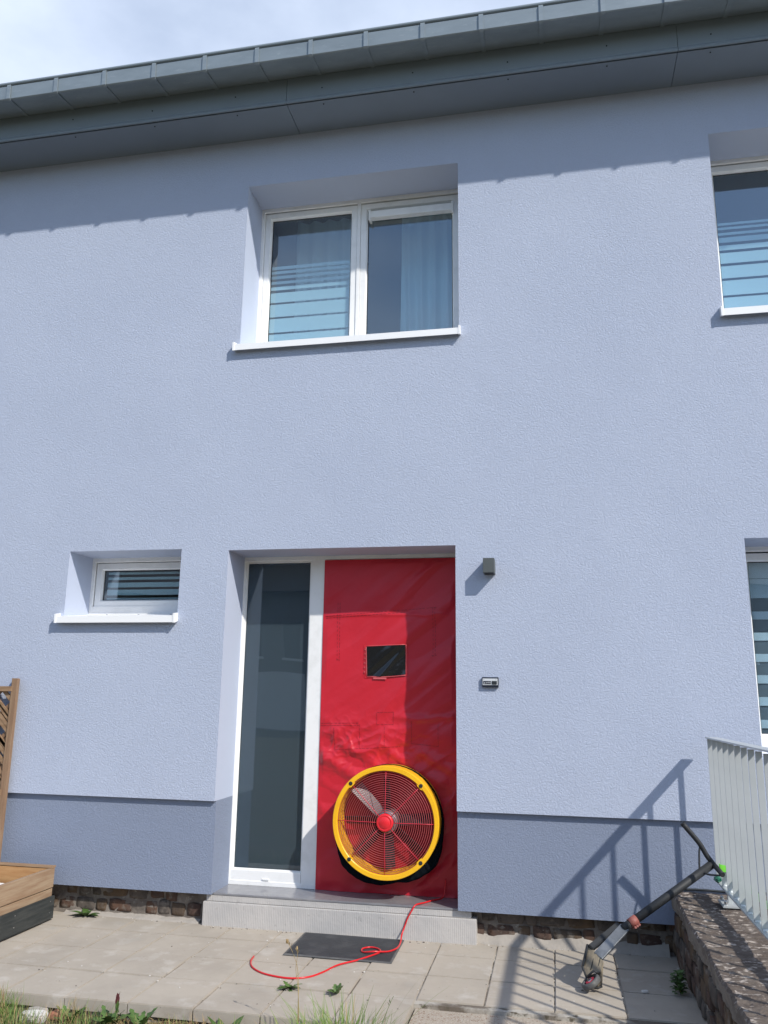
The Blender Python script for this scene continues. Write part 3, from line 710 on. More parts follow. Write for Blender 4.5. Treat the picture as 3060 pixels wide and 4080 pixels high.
for a in (45, 135, 225, 315):
    b = MB(); c_ = (FC[0]+math.cos(R(a))*.3165, FC[1]+math.sin(R(a))*.3165)
    b.lathe(c_, [(.001, .043), (.008, .0435), (.0085, .046), (.012, .0465), (.0125, .0535)], 14); b.build('bolt', [M['blackmetal']], fan)
gd = MB()
def gy(r_): return .060-.018*(1-(r_/.298)**2)
NR = 19
for k in range(NR):
    r_ = .066+(.301-.066)*k/(NR-1); n_ = 72
    gd.tube([(FC[0]+math.cos(2*math.pi*i/n_)*r_, gy(r_), FC[1]+math.sin(2*math.pi*i/n_)*r_) for i in range(n_)], .0017, 5, closed=True)
g_o = gd.build('guard', [M['redwire']], fan)
for a in range(0, 360, 45):
    b = MB(); b.tube([(FC[0]+math.cos(R(a))*r_, gy(r_)-.003, FC[1]+math.sin(R(a))*r_) for r_ in (.03, .1, .17, .24, .303)], .0021, 6); b.build('spoke', [M['redspoke']], g_o)
b = MB(); b.lathe(FC, [(0, .026), (.036, .0262), (.038, .0285), (.040, .0262), (.050, .0285), (.053, .034), (.053, .056)], 48); b.sm = [True]*len(b.sm); b.build('hub', [M['redhub']], fan)
b = MB(); b.lathe((FC[0]+.004, FC[1]+.0), [(0, .075), (.060, .078), (.068, .085), (.07, .10), (.07, .194)], 48); b.sm = [True]*len(b.sm); b.build('motor', [M['motor']], fan)
BL = [(92, .036, .26, 40), (136, .044, .285, -50), (181, .040, .27, 42), (227, .036, .27, 38), (275, .036, .28, 40), (320, .034, .27, -44), (5, .040, .28, 38)]
for (a, wd, ln, tw) in BL:
    b = MB(); ca, sa = math.cos(R(a)), math.sin(R(a)); rd = Vector((ca, 0, sa)); tn = Vector((-sa, 0, ca)); yv = Vector((0, 1, 0))
    v = []; n_ = 8
    for k in range(n_+1):
        r_ = .068+(ln-.068)*k/n_; tt = R(90-tw-12*k/n_)
        wv = (tn*math.sin(tt)+yv*math.cos(tt)); w2 = wd*(.95+.1*k/n_)
        c_ = Vector((FC[0], .130, FC[1]))+rd*r_
        nn_ = rd.cross(wv)*.0025
        v += [c_-wv*w2+nn_, c_+wv*w2+nn_, c_+wv*w2-nn_, c_-wv*w2-nn_]
    b.add(v, [(k*4+j, k*4+(j+1) % 4, (k+1)*4+(j+1) % 4, (k+1)*4+j) for k in range(n_) for j in range(4)]+[(0, 1, 2, 3), (n_*4, n_*4+1, n_*4+2, n_*4+3)])
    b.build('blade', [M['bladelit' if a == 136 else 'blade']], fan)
b = MB(); b.lathe(FC, [(0, .196), (.294, .196), (.294, .20), (0, .20)], 48); b.build('inside_shade_disc', [M['redback']], fan)  # added disc, its dark red stands for the shaded space behind the guard
# black elastic sleeve round the back
sl = {206: .389, 225: .428, 239: .424, 254: .412, 276: .380, 297: .394, 317: .400, 332: .376, 345: .352, 20: .340, 90: .335, 160: .336, 190: .35}
ks = sorted(sl); 
def slr(a):
    a %= 360
    for i in range(len(ks)):
        a0 = ks[i]; a1 = ks[(i+1) % len(ks)]; da = (a1-a0) % 360
        if (a-a0) % 360 <= da: return sl[a0]+(sl[a1]-sl[a0])*(((a-a0) % 360)/da)
b = MB(); n_ = 180; vs = []
for i in range(n_):
    a = 360*i/n_; r1 = slr(a)*(1+.012*noise.noise(Vector((a*.12, 0, 0)))*(1 if 195 < a < 350 else .2)); sag = max(0, r1-.34)
    for (r_, y) in ((.332, .20), (.336+sag*.7, .185+.006*math.sin(a*.9)), (r1-.006, .195+.006*math.sin(a*.7)), (r1, .215), (r1-.012, .25), (r1-.03, .30)):
        vs.append((FC[0]+math.cos(R(a))*r_, y, FC[1]+math.sin(R(a))*r_))
b.add(vs, [(i*6+j, ((i+1) % n_)*6+j, ((i+1) % n_)*6+j+1, i*6+j+1) for i in range(n_) for j in range(5)], True)
b.build('sleeve', [M['blackcloth']], fan)

# ------------------------------------------------------------------ hose
def bez(pts, n=8):
    out_ = []; P_ = [Vector(p) for p in pts]
    for i in range(len(P_)-1):
        p0 = P_[max(0, i-1)]; p1 = P_[i]; p2 = P_[i+1]; p3 = P_[min(len(P_)-1, i+2)]
        for k in range(n):
            t = k/n; out_.append(.5*((2*p1)+(-p0+p2)*t+(2*p0-5*p1+4*p2-p3)*t*t+(-p0+3*p1-3*p2+p3)*t*t*t))
    out_.append(P_[-1]); return out_
hp = [(-1.675, -.48, .005), (-1.659, -.571, .005), (-1.614, -.662, .005), (-1.535, -.733, .005), (-1.437, -.769, .005), (-1.352, -.772, .005), (-1.28, -.73, .005), (-1.231, -.641, .005), (-1.185, -.512, .005),
      (-1.103, -.415, .007), (-1.034, -.332, .014), (-1.004, -.263, .014), (-1.028, -.205, .013), (-1.078, -.187, .013), (-1.115, -.227, .013), (-1.099, -.285, .013), (-1.035, -.298, .023), (-.963, -.241, .013), (-.926, -.165, .013), (-.927, -.05, .012),
      (-.931, .01, .035), (-.919, .038, .076), (-.902, .038, .121), (-.877, .04, .165), (-.855, .06, .195), (-.81, .13, .1955), (-.77, .2, .196), (-.735, .235, .197), (-.716, .26, .203), (-.706, .275, .235), (-.702, .288, .30)]
b = MB(); b.tube(bez(hp, 6), .0047, 10); tag(b.build('hose', [M['hose']], origin=(-1.1, -.3, 0)), 'thin red hose looping from the red door panel over the step to the patio', 'hose')

# ------------------------------------------------------------------ doormat
mt = empty('doormat', (-1.23, -.19, 0), 'black rubber doormat lying on the slabs in front of the step', 'doormat')
def sheared(mb, q_, z0, z1):
    v = [(x, y, z) for z in (z0, z1) for (x, y) in q_]; mb.add(v, [(0, 1, 2, 3), (4, 5, 6, 7), (0, 1, 5, 4), (1, 2, 6, 5), (2, 3, 7, 6), (3, 0, 4, 7)])
Q = [(-1.531, -.412), (-.909, -.418), (-.917, .026), (-1.539, .034)]
def inset(Q, k):
    cx = sum(p[0] for p in Q)/4; cy = sum(p[1] for p in Q)/4
    return [(p[0]-math.copysign(k, p[0]-cx), p[1]-math.copysign(k, p[1]-cy)) for p in Q]
b = MB(); sheared(b, inset(Q, .012), .0035, .0078); b.build('pad', [M['rubber']], mt)
b = MB(); q1 = Q; q2 = inset(Q, .014)
v = [(x, y, .0035) for x, y in q1]+[(x, y, .0062) for x, y in inset(Q, .002)]+[(x, y, .0098) for x, y in inset(Q, .009)]+[(x, y, .0079) for x, y in q2]
b.add(v, [(k*4+j, k*4+(j+1) % 4, (k+1)*4+(j+1) % 4, (k+1)*4+j) for k in range(3) for j in range(4)]); b.build('border', [M['rubedge']], mt)

# ------------------------------------------------------------------ wall lamp, bell
wl = empty('wall_lamp', (-.377, 0, 2.235), 'small anthracite cube wall lamp right of the red door', 'lamp')
b = MB(); b.box(-.412, -.341, -.100, -.0, 2.186, 2.279, .0025); b.build('housing', [M['lamp']], wl)
b = MB(); b.ring(-.406, -.347, 0, 0, [(0, 0)]) if 0 else b.box(-.404, -.349, -.092, -.010, 2.1845, 2.187); b.build('diffuser', [M['bellwhite'] if 0 else M['gap']], wl)
db = empty('doorbell', (-.383, 0, 1.514), 'small black doorbell with silver name plate below the wall lamp', 'doorbell')
b = MB(); b.box(-.433, -.332, -.020, 0, 1.484, 1.545, .002); b.build('housing', [M['bellblack']], db)
b = MB(); b.box(-.4295, -.3375, -.0225, -.019, 1.497, 1.5365, .001); b.build('plate', [M['bellwhite']], db)
b = MB(); b.box(-.4255, -.378, -.0240, -.022, 1.5025, 1.5215, .0008); b.build('name_field', [M['bellblack']], db)
b = MB(); b.box(-.3725, -.3415, -.0255, -.022, 1.5015, 1.522, .0008); b.build('button', [M['seal']], db)
for x in (-.421, -.3475): b = MB(); b.tube([(x, -.0222, 1.530), (x, -.0235, 1.530)], .0018, 8); b.build('screw', [M['seal']], db)
def text(s_, size, loc, m_, parent, name='lettering'):
    c = bpy.data.curves.new(name, 'FONT'); c.body = s_; c.size = size; c.extrude = .0003; c.align_x = 'LEFT'; c.shear = .15
    t = bpy.data.objects.new(name, c); C.objects.link(t); t.rotation_euler = (R(90), 0, 0); t.location = loc
    dg = bpy.context.evaluated_depsgraph_get(); me = bpy.data.meshes.new_from_object(t.evaluated_get(dg)); bpy.data.objects.remove(t)
    o = bpy.data.objects.new(name, me); C.objects.link(o); o.rotation_euler = (R(90), 0, 0); me.materials.clear(); me.materials.append(m_)
    o.parent = parent; o.location = Vector(loc)-world_loc(parent); return o
text('eniko', .0155, (-.4115, -.0245, 1.5075), M['bellwhite'], db)
b = MB(); v = [(-.4235, 1.5065), (-.4135, 1.5065), (-.4185, 1.5145)]
b.add([(x, y, z) for y in (-.0246, -.0238) for x, z in v], [(0, 1, 2), (3, 4, 5), (0, 1, 4, 3), (1, 2, 5, 4), (2, 0, 3, 5)]); b.build('emblem', [M['bellwhite']], db)
# insect speck on the wall below the small window sill is left to the render texture

# ------------------------------------------------------------------ garden wall
gw = empty('garden_wall', (.9, -1.2, 0), 'low rubble stone garden wall with flaking dark coping under the railing', 'wall')
GX, GW_, GZ = .612, 1.22, .362
def gtop(x, y):
    e = (x-GX)
    z = GZ+.006*noise.noise(Vector((x*5, y*5, 0)))+.004*noise.noise(Vector((x*9, y*17, 4)))+.0035*abs(noise.noise(Vector((x*26, y*60, 9))))
    lay = noise.noise(Vector((x*12, y*26, 17))); z += .0025*(1 if lay > .12 else 0)-.0025*(1 if lay < -.2 else 0)
    return z
def gedge(y, z): return GX+.014*noise.noise(Vector((y*4, z*2, 7)))+.006*noise.noise(Vector((y*21, z*9, 1)))
b = MB(); y0_, y1_ = -3.6, .118; ny2 = 330; nx2 = 60; vs = []
for j in range(ny2+1):
    y = y0_+(y1_-y0_)*j/ny2; xe = gedge(y, GZ)
    for i in range(nx2+1):
        t = i/nx2; x = xe+(GW_-xe)*t; z = gtop(x, y)
        if i == 0: z -= .012
        if y > .025: z = min(z, GZ+.002)
        vs.append((x, y, z))
b.add(vs, [(j*(nx2+1)+i, j*(nx2+1)+i+1, (j+1)*(nx2+1)+i+1, (j+1)*(nx2+1)+i) for j in range(ny2) for i in range(nx2)], False)
b.build('coping', [M['flake']], gw)
b = MB(); nz2 = 26; vs = []
for j in range(ny2+1):
    y = y0_+(y1_-y0_)*j/ny2
    for i in range(nz2+1):
        t = i/nz2; z = -.06+(GZ-.008+.06)*t
        st_ = noise.noise(Vector((y*7.5, z*11, 13)))
        x = gedge(y, GZ)+.0+(.008*st_+.012*noise.noise(Vector((y*26, z*30, 2)))+.012)*min(1, (1-t)*5)
        x += (.022 if z < .268 else 0)
        x += .006*min(1, (1-t)*6)*(1 if noise.noise(Vector((y*6, z*9, 40))) > .25 else 0)
        vs.append((x, y, z if i < nz2 else gtop(gedge(y, GZ), y)-.012))
b.add(vs, [(j*(nz2+1)+i, j*(nz2+1)+i+1, (j+1)*(nz2+1)+i+1, (j+1)*(nz2+1)+i) for j in range(ny2) for i in range(nz2)], False)
b.box(GX+.12, GW_, y0_, y1_, -.1, GZ-.03)
rubble(b, -2.3, .10, .0, .262, lambda u, v, w_, h, sd_: lump(b, (GX+.050+.012*noise.noise(Vector((u*9, v*9, 3))), u, v), .075, w_, h, sd_), 3, 31, (.07, .20))
b.build('face', STM, gw)
# rubber strip where the coping meets the plinth
b = MB(); b.tube(bez([(.64, .020, .374), (.75, .022, .380), (.93, .020, .378), (1.2, .022, .384)], 5), .006, 8); b.build('seal_strip', [M['seal']], gw)
# raised neighbouring landing behind the wall
b = MB(); b.box(1.2205, 5.4, -3.6, .118, -.1, .25); struct(b, 'landing', [M['landing']], 'raised concrete landing beyond the garden wall')

# ------------------------------------------------------------------ railing
rlg = empty('railing', (.88, -.3, .36), 'pale grey steel blade railing bolted on the garden wall coping', 'railing')
b = MB()
v = []
ys_ = [-.098, -.13, -3.4]
for y in ys_:
    z = 1.212+(-.098-y)*.008
    v += [(.838, y, z), (.902, y, z), (.902, y, z+.008), (.838, y, z+.008)]
b.add(v, [(k*4+j, k*4+(j+1) % 4, (k+1)*4+(j+1) % 4, (k+1)*4+j) for k in range(2) for j in range(4)]+[(0, 1, 2, 3), (8, 9, 10, 11)]); b.build('handrail', [M['rail']], rlg)
b = MB(); b.box(.842, .895, -3.4, -.062, .452, .4615, .0015); b.build('bottom_rail', [M['rail']], rlg)
fb = None; 
for k in range(22):
    y = -.122-.1445*k
    if fb is None:
        q_ = MB(); q_.box(.845, .8725, -.003, .003, .4645, 1.2125, .001); fb = q_.build('blade', [M['rail']], rlg); o = fb
        q_ = MB(); q_.tube([(.849, -.006, .4645), (.863, -.007, .466), (.878, -.006, .4645)], .0055, 6); wb_ = q_.build('weld', [M['raild']], fb); wb_.location = (0, 0, 0)
        fb.location = Vector((0, y, 0))-world_loc(rlg)
    else:
        o = fb.copy(); C.objects.link(o); o.parent = rlg; o.location = Vector((0, y, 0))-world_loc(rlg)
        w2_ = wb_.copy(); C.objects.link(w2_); w2_.parent = o
for y in (-.27, -1.9):
    q_ = MB(); q_.box(.868, .892, y-.012, y+.012, .385, .4515, .002); po = q_.build('post', [M['rail']], rlg)
    q_ = MB(); q_.box(.828, .950, y-.085, y+.055, .374, .386, .002); bp_ = q_.build('base_plate', [M['rail']], rlg)
    for (dx, dy) in ((.018, -.068), (.104, -.068), (.018, .038), (.104, .038)):
        q_ = MB(); bm = bmesh.new(); bmesh.ops.create_cone(bm, segments=6, radius1=.0105, radius2=.0105, depth=.012, cap_ends=True); q_.bm(bm, Matrix.Translation((.828+dx, y+dy, .392)))
        bm = bmesh.new(); bmesh.ops.create_uvsphere(bm, u_segments=12, v_segments=8, radius=.0085); q_.bm(bm, Matrix.Translation((.828+dx, y+dy, .402)), True)
        q_.tube([(.828+dx, y+dy, .355), (.828+dx, y+dy, .3861)], .005, 8); q_.build('nut', [M['steel']], bp_)
# lime strap and green bundle tied at the foot of the blades
b = MB()
zt = .555
pts = [(.838, -.262, zt+.004), (.838, -.276, zt), (.87, -.278, zt-.004), (.905, -.272, zt-.004), (.912, -.255, zt), (.908, -.40, zt-.01), (.912, -.8, zt-.03), (.915, -1.15, zt-.02), (.915, -1.5, zt-.01)]
v = []
for p in bez(pts, 4): v += [(p.x, p.y, p.z-.017), (p.x, p.y, p.z+.017), (p.x+.002, p.y+.001, p.z+.017), (p.x+.002, p.y+.001, p.z-.017)]
n_ = len(v)//4
b.add(v, [(k*4+j, k*4+(j+1) % 4, (k+1)*4+(j+1) % 4, (k+1)*4+j) for k in range(n_-1) for j in range(4)]); tag(b.build('strap', [M['lime']], origin=(.87, -.3, .55)), 'lime green strap wound round the foot of the railing blades', 'strap')
b = MB(); bm = bmesh.new(); bmesh.ops.create_icosphere(bm, subdivisions=3, radius=1)
for q_ in bm.verts:
    k = 1+.35*noise.noise(q_.co*2.3)+.15*noise.noise(q_.co*6); q_.co = Vector((q_.co.x*.020*k+.845, q_.co.y*.030*k-.16, q_.co.z*.016*k+.476))
b.bm(bm, None, False); tag(b.build('plastic_bag', [M['dgreen']], origin=(.836, -.15, .467)), 'crumpled dark green plastic lump caught at the wall end of the railing', 'bag')

# crumbs and grit lying along the step, wall foot and joints
b = MB(); rn = random.Random(77)
for k in range(330):
    t = rn.random()
    if t < .35: x, y = rn.uniform(-3.1, .55), .09-abs(rn.gauss(0, .03))
    elif t < .6: x, y = rn.uniform(-2.2, -.5), .035-abs(rn.gauss(0, .02))
    elif t < .8: x, y = xj[rn.randrange(14, 25)]+rn.gauss(0, .006), rn.uniform(-1.2, .05)
    else: x, y = rn.uniform(-3, .5), rn.uniform(-1.2, .05)
    if -1.56 < x < -.9 and y > -.43: continue
    if x > -.7 and y < -.9: continue
    r_ = rn.uniform(.0015, .005)*(1.5 if rn.random() < .1 else 1); bm = bmesh.new(); bmesh.ops.create_icosphere(bm, subdivisions=1, radius=1); b.cur = rn.randrange(3)
    for q_ in bm.verts: q_.co = Vector((q_.co.x*r_*rn.uniform(.7, 1.4)+x, q_.co.y*r_*rn.uniform(.7, 1.3)+y, q_.co.z*r_*.6+.001+r_*.3))
    b.bm(bm)
tag(b.build('grit', [M['cement'], M['chalk'], M['mortar']]), 'loose grit and mortar crumbs on the slabs', None, None, 'stuff')

# ------------------------------------------------------------------ kick scooter
sc_ = empty('kick_scooter', (.15, -.6, 0), 'black kick scooter with forked handlebar leaning across to the railing', 'scooter')
HD = Vector((.815, -.215, .563)); CL = Vector((.352, -.40, .279)); 
dv = (CL-HD).normalized()
hb = MB(); hb.tube([HD, HD+(CL-HD)*.5, CL], .0215, 16)
BLp = Vector((.669, -.232, .764)); BRp = Vector((.845, -.325, .535))
BRp = Vector((.842, -.325, .529))
mid1 = HD+(BLp-HD)*.40
hb.tube(bez([HD+Vector((.004, 0, -.004)), HD+(BLp-HD)*.2, HD+(BLp-HD)*.5+Vector((.006, 0, .006)), BLp], 4), .0135, 12)
bo = hb.build('handlebar', [M['blackmetal']], sc_)
b = MB(); b.tube([BLp+(BLp-HD).normalized()*.002, BLp-(BLp-HD).normalized()*.004], .0138, 14); 
b.build('tube_end', [M['gap']], bo)
b = MB(); b.tube([HD, HD+(BRp-HD)*.6, HD+(BRp-HD)*1.0+Vector((.0, -.0, -.0))], .0135, 12); b.build('right_bar', [M['blackmetal']], bo)
b = MB(); b.tube(bez([HD+(BLp-HD)*.42, HD+(BLp-HD)*.33+(CL-HD)*.045, HD+(CL-HD)*.165], 5), .0050, 8)
b.tube(bez([BRp+Vector((0, .004, -.004)), HD+(BRp-HD)*.45+(CL-HD)*.10, HD+(CL-HD)*.14], 5), .0050, 8); b.build('brace', [M['blackmetal']], bo)
cl_ = MB()
a0 = CL-dv*.045; a1 = CL+dv*.0
cl_.tube([a0, a1], .0245, 20)
sdv = Vector((-.25, -.9, -.1)); sdv = (sdv-dv*sdv.dot(dv)).normalized(); tv = dv.cross(sdv)
for s_ in (-1, 1): cl_.obox(a0+dv*.006+sdv*.0+tv*.0+(sdv*.30+tv*s_*.95)*.0, a1-dv*.006, .012, .012) if 0 else None
for k in (0.22, .5, .78):
    c_ = a0+(a1-a0)*k-tv*.024+sdv*.012; cl_.tube([c_-sdv*.018, c_+sdv*.018], .006, 8)
cl_.obox(a0+dv*.003-tv*.025, a1-dv*.003-tv*.025, .011, .012, sdv, .002)
cl_.build('clamp', [M['orange']], sc_)
b = MB(); b.tube([CL-dv*.002, CL+dv*.045], [.0215, .0205], 16); b.build('headset', [M['blackmetal']], sc_)
# neck: flat aluminium plates down to the deck
NB = Vector((.178, -.545, .150)); n0 = CL+dv*.03
b = MB(); b.obox(n0, NB, .052, .016, (-.35, -.85, .35), .003); b.build('neck', [M['silver']], sc_)
b = MB(); b.obox(n0+Vector((-.03, .03, .0)), NB+Vector((-.035, .03, .028)), .030, .03, (-.35, -.85, .35), .004); b.build('fork', [M['blackmetal']], sc_)
# deck seen on edge: folded channel plate, corners measured from its outline
dA = Vector((.137, -.50, .190)); dB = Vector((.106, -.56, .100)); dC = Vector((.135, -.60, .055)); dD = Vector((.205, -.565, .135)); dE = Vector((.193, -.59, .063)); dF = Vector((.172, -.54, .165))
b = MB(); nrm = Vector((-.75, .25, .2)).normalized()*.012
poly = [dA, dF, dD, Vector((.191, -.60, .036)), Vector((.168, -.605, .026)), Vector((.182, -.595, .088)), Vector((.152, -.60, .098)), Vector((.122, -.60, .070)), dB]
k = len(poly); v = [p for p in poly]+[p+Vector((-.012, .028, -.004)) for p in poly]
b.add(v, [tuple(range(k)), tuple(range(k, 2*k))]+[(i, (i+1) % k, k+(i+1) % k, k+i) for i in range(k)]); dk = b.build('deck', [M['deck']], sc_)
b = MB()
for i in (1, 2, 3): 
    p, q2_ = [(dA+(dD-dA)*.35*j, dB+(dE-dB)*.32*j) for j in (0.02, 1.2, 2.2)][i-1]
    b.tube([p+Vector((0, -.004, 0)), q2_+Vector((0, -.004, .01))], .0022, 6)
b.build('deck_rib', [M['blackboard']], dk)
b = MB(); b.tube([dA+Vector((-.005, -.002, .003)), dB+Vector((-.005, -.002, 0)), dC+Vector((-.01, 0, -.01)), dC+Vector((-.012, 0, -.03))], .006, 8); b.tube([Vector((.122, -.603, .072)), Vector((.152, -.603, .10)), Vector((.184, -.598, .09))], .0055, 8); b.tube([Vector((.120, -.605, .028)), Vector((.168, -.607, .024)), Vector((.191, -.602, .034))], .006, 8); b.build('deck_edge', [M['blackmetal']], dk)
# rear wheel under a curved guard
WC = Vector((.138, -.610, .058)); ax = Vector((-.55, -.05, .84)).normalized()
e1 = Vector((1, 0, 0)); e1 = (e1-ax*e1.dot(ax)).normalized(); e2 = ax.cross(e1)
WC.z = .050
b = MB(); RW = .046
pts = [WC+(e1*math.cos(2*math.pi*i/28)+e2*math.sin(2*math.pi*i/28))*RW for i in range(28)]
b = MB(); vs = []; pf = [(.034, -.013), (.042, -.0155), (.0475, -.013), (.0505, -.006), (.0505, .006), (.0475, .013), (.042, .0155), (.034, .013)]; n_ = 40
for i in range(n_):
    rd_ = e1*math.cos(2*math.pi*i/n_)+e2*math.sin(2*math.pi*i/n_)
    for (r_, h_) in pf: vs.append(WC+rd_*r_+ax*h_)
b.add(vs, [(i*8+j, i*8+(j+1) % 8, ((i+1) % n_)*8+(j+1) % 8, ((i+1) % n_)*8+j) for i in range(n_) for j in range(8)], True); wh = b.build('wheel', [M['tyre']], sc_)
b = MB(); b.tube([WC-ax*.010, WC+ax*.004], .036, 18); b.build('rim', [M['blackmetal']], wh)
b = MB(); b.tube([WC+ax*.0045, WC+ax*.011], .024, 18); b.build('bearing_cap', [M['redspoke']], wh)
b = MB(); b.tube([WC-ax*.014, WC+ax*.014], .012, 12); b.build('hub', [M['steel']], wh)

# ------------------------------------------------------------------ planter and trellis
pl = empty('planter', (-3.19, -.09, 0), 'raised wooden planter box with a black lower board at the left edge', 'planter')
PX = -3.19; PYB = -.085; PYF = -.95; PXL = -4.15
b = MB(); b.box(PX-.028, PX, PYF, PYB, .196, .312, .003); b.build('side_board', [M['woody']], pl)
b = MB(); b.box(PX-.030, PX-.003, PYF, PYB-.003, .10, .190, .003); b.build('side_board', [M['woody']], pl)
b = MB(); b.box(PX-.002, PX+.016, PYF, PYB+.004, .012, .146, .003); b.build('black_board', [M['blackboard']], pl)
b = MB(); b.box(PXL, PX-.0285, PYB-.026, PYB-.001, .196, .310, .003); b.build('back_board', [M['woodo']], pl)
b = MB(); b.box(PXL, PX-.031, PYB-.027, PYB-.002, .02, .190, .003); b.build('back_board', [M['woodo']], pl)
b = MB(); b.box(PXL, PX+.002, PYB-.030, PYB+.006, .3135, .326, .002); b.box(PXL, PX, PYF-.02, PYF+.01, .02, .312, .003); b.box(PXL-.02, PXL, PYF, PYB, .02, .312, .003); b.build('top_trim', [M['woodx']], pl)
b = MB(); b.box(PX-.070, PX-.0305, PYB-.066, PYB-.0275, .02, .30, .002); b.box(PX-.50, PX-.46, PYB-.066, PYB-.0275, .02, .30, .002); b.build('corner_post', [M['woodz']], pl)
b = MB()
for k in range(7):
    x, y = PX-.015, PYB-.03-.12*k
    for z in (.055, .12):
        if k % 3 == 0: b.tube([(PX+.0161, y-.01, z), (PX+.0175, y-.01, z)], .004, 8)
b.build('nail', [M['steel']], pl)
b = MB(); n_ = 24; vs = []
for j in range(n_+1):
    for i in range(n_+1):
        x = PXL+.01+(PX-.04-PXL-.01)*i/n_; y = PYF+.02+(PYB-.075-PYF-.02)*j/n_
        vs.append((x, y, .222+.014*noise.noise(Vector((x*9, y*9, 0)))-.05*max(0, (x-(PX-.28))/.25)))
b.add(vs, [(j*(n_+1)+i, j*(n_+1)+i+1, (j+1)*(n_+1)+i+1, (j+1)*(n_+1)+i) for j in range(n_) for i in range(n_)], True); b.build('fleece', [M['fleece']], pl)

tr = empty('trellis', (-3.65, -.05, 0), 'brown wooden diagonal lattice trellis standing behind the planter', 'trellis')
b = MB(); b.box(-3.668, -3.626, -.062, -.034, .0, 1.505, .002); b.build('post', [M['woodz']], tr)
b = MB(); b.box(-3.690, -3.650, -.0335, -.006, .0, 1.507, .002); b.build('post', [M['woodz']], tr)
b = MB(); b.box(-4.5, -3.660, -.074, -.0625, 1.418, 1.452, .002); b.box(-4.5, -3.66, -.074, -.0625, .74, .774, .002); b.build('rail', [M['woodx']], tr)
def slat(mb, x, z, sgn, y, m_=0):
    # from the right post going left; clipped between rails
    p = Vector((x, y, z)); 
    q_ = p+Vector((-.80, 0, .80*sgn))
    # clip in z
    if q_.z > 1.44: t = (1.44-p.z)/(q_.z-p.z); q_ = p+(q_-p)*t
    if q_.z < .75: t = (.75-p.z)/(q_.z-p.z); q_ = p+(q_-p)*t
    if (q_-p).length > .03: mb.obox(p, q_, .024, .010, (0, 1, 0), .001)
b = MB()
for k in range(9):
    z = .62+.105*k*1.0
    if z > .74: slat(b, -3.662, z, 1, -.048)
for z in (1.23, 1.18, 1.05, 1.0, .86, .81): slat(b, -3.664, z, 1, -.048)
b.build('slat', [M['woodx']], tr)['kind'] = 'stuff'
b = MB()
for z in (1.345, 1.30, 1.16, 1.115, .985, .94, .82): slat(b, -3.664, z, -1, -.036)
for x in (-3.75, -3.80, -3.95, -4.0): slat(b, x, 1.435, -1, -.036)
o = b.build('slat', [M['woodz']], tr); o['kind'] = 'stuff'

# ------------------------------------------------------------------ plants
def leafmesh(mb, base, dirv, length, wd, curl=.4, lobes=0, n=8, cup=.15):
    d = Vector(dirv).normalized(); sd_ = d.cross(Vector((0, 0, 1)));
    if sd_.length < .1: sd_ = Vector((1, 0, 0))
    sd_.normalize(); u_ = sd_.cross(d).normalized(); vs = []
    for k in range(n+1):
        t = k/n; c_ = Vector(base)+d*length*t+u_*(-curl*length*t*t*.5)
        ww = wd*math.sin(math.pi*min(1, (t*.92+.08)))**.8
        if lobes and 0 < k < n: ww *= (1.25 if k % 2 else .55)
        vs += [c_-sd_*ww+u_*cup*ww, c_, c_+sd_*ww+u_*cup*ww]
    mb.add(vs, [(k*3+j, k*3+j+1, (k+1)*3+j+1, (k+1)*3+j) for k in range(n) for j in (0, 1)], True)
def weed(loc, n, ln, wd, label, lobes=1, seed=0, elev=(.15, .6), mt_='leaf', grp='weeds growing round the patio'):
    rn = random.Random(seed); b = MB()
    for k in range(n):
        a = 2*math.pi*(k+rn.random()*.6)/n; e = rn.uniform(*elev); l_ = ln*rn.uniform(.65, 1.1)
        leafmesh(b, Vector(loc)+Vector((math.cos(a)*.006, math.sin(a)*.006, .003)), (math.cos(a)*math.cos(e), math.sin(a)*math.cos(e), math.sin(e)), l_, wd*rn.uniform(.8, 1.2), rn.uniform(.3, .9), lobes)
    return tag(b.build('weed', [M[mt_]], origin=loc), label, 'weed', grp)
weed((-3.02, .045, 0), 9, .11, .020, 'leafy green weed at the wall foot beside the planter', 0, 3, (.15, .8))
weed((-1.33, -.91, 0), 16, .060, .011, 'toothed green weed in the slab joint below the red hose', 1, 5, (.1, .9))
weed((-1.27, -.915, 0), 12, .06, .012, 'low green weed next to the toothed weed in the slab joint', 1, 6, (.1, .7)) if 0 else None
weed((-1.085, -.925, 0), 7, .062, .015, 'small upright weed in the slab joint right of the tall dry stalk', 1, 8, (.5, 1.3))
weed((-2.25, -1.35, -.08), 10, .10, .017, 'toothed green weed under the patio edge near the pale stones', 1, 9, (.5, 1.2))
weed((-2.05, -1.36, -.08), 11, .11, .024, 'broad leafed weed under the patio edge beside the purple bud', 1, 12, (.5, 1.25))
weed((-1.90, -1.35, -.08), 8, .11, .022, 'dark green broad weed under the patio edge right of the purple bud', 1, 14, (.6, 1.3))
weed((-1.48, -1.36, -.1), 6, .13, .022, 'broad green leaf in front of the patio edge left of the grass clump', 0, 15, (.6, 1.25))
# purple bud
pb = MB(); pb.tube([(-2.01, -1.37, -.1), (-2.012, -1.37, -.05), (-2.008, -1.37, .03)], [.004, .0035, .003], 6)
for k in range(9):
    a = k*2.4; pb.cur = 1 if k > 2 else 0
    leafmesh(pb, (-2.008, -1.37, -.01+.006*k), (math.cos(a)*.18+.1, math.sin(a)*.18, 1), .045, .008, -.1, 0)
tag(pb.build('bud', [M['leaf'], M['leafr']], origin=(-2.06, -1.36, -.1)), 'purple pointed bud rising before the patio edge', 'plant')
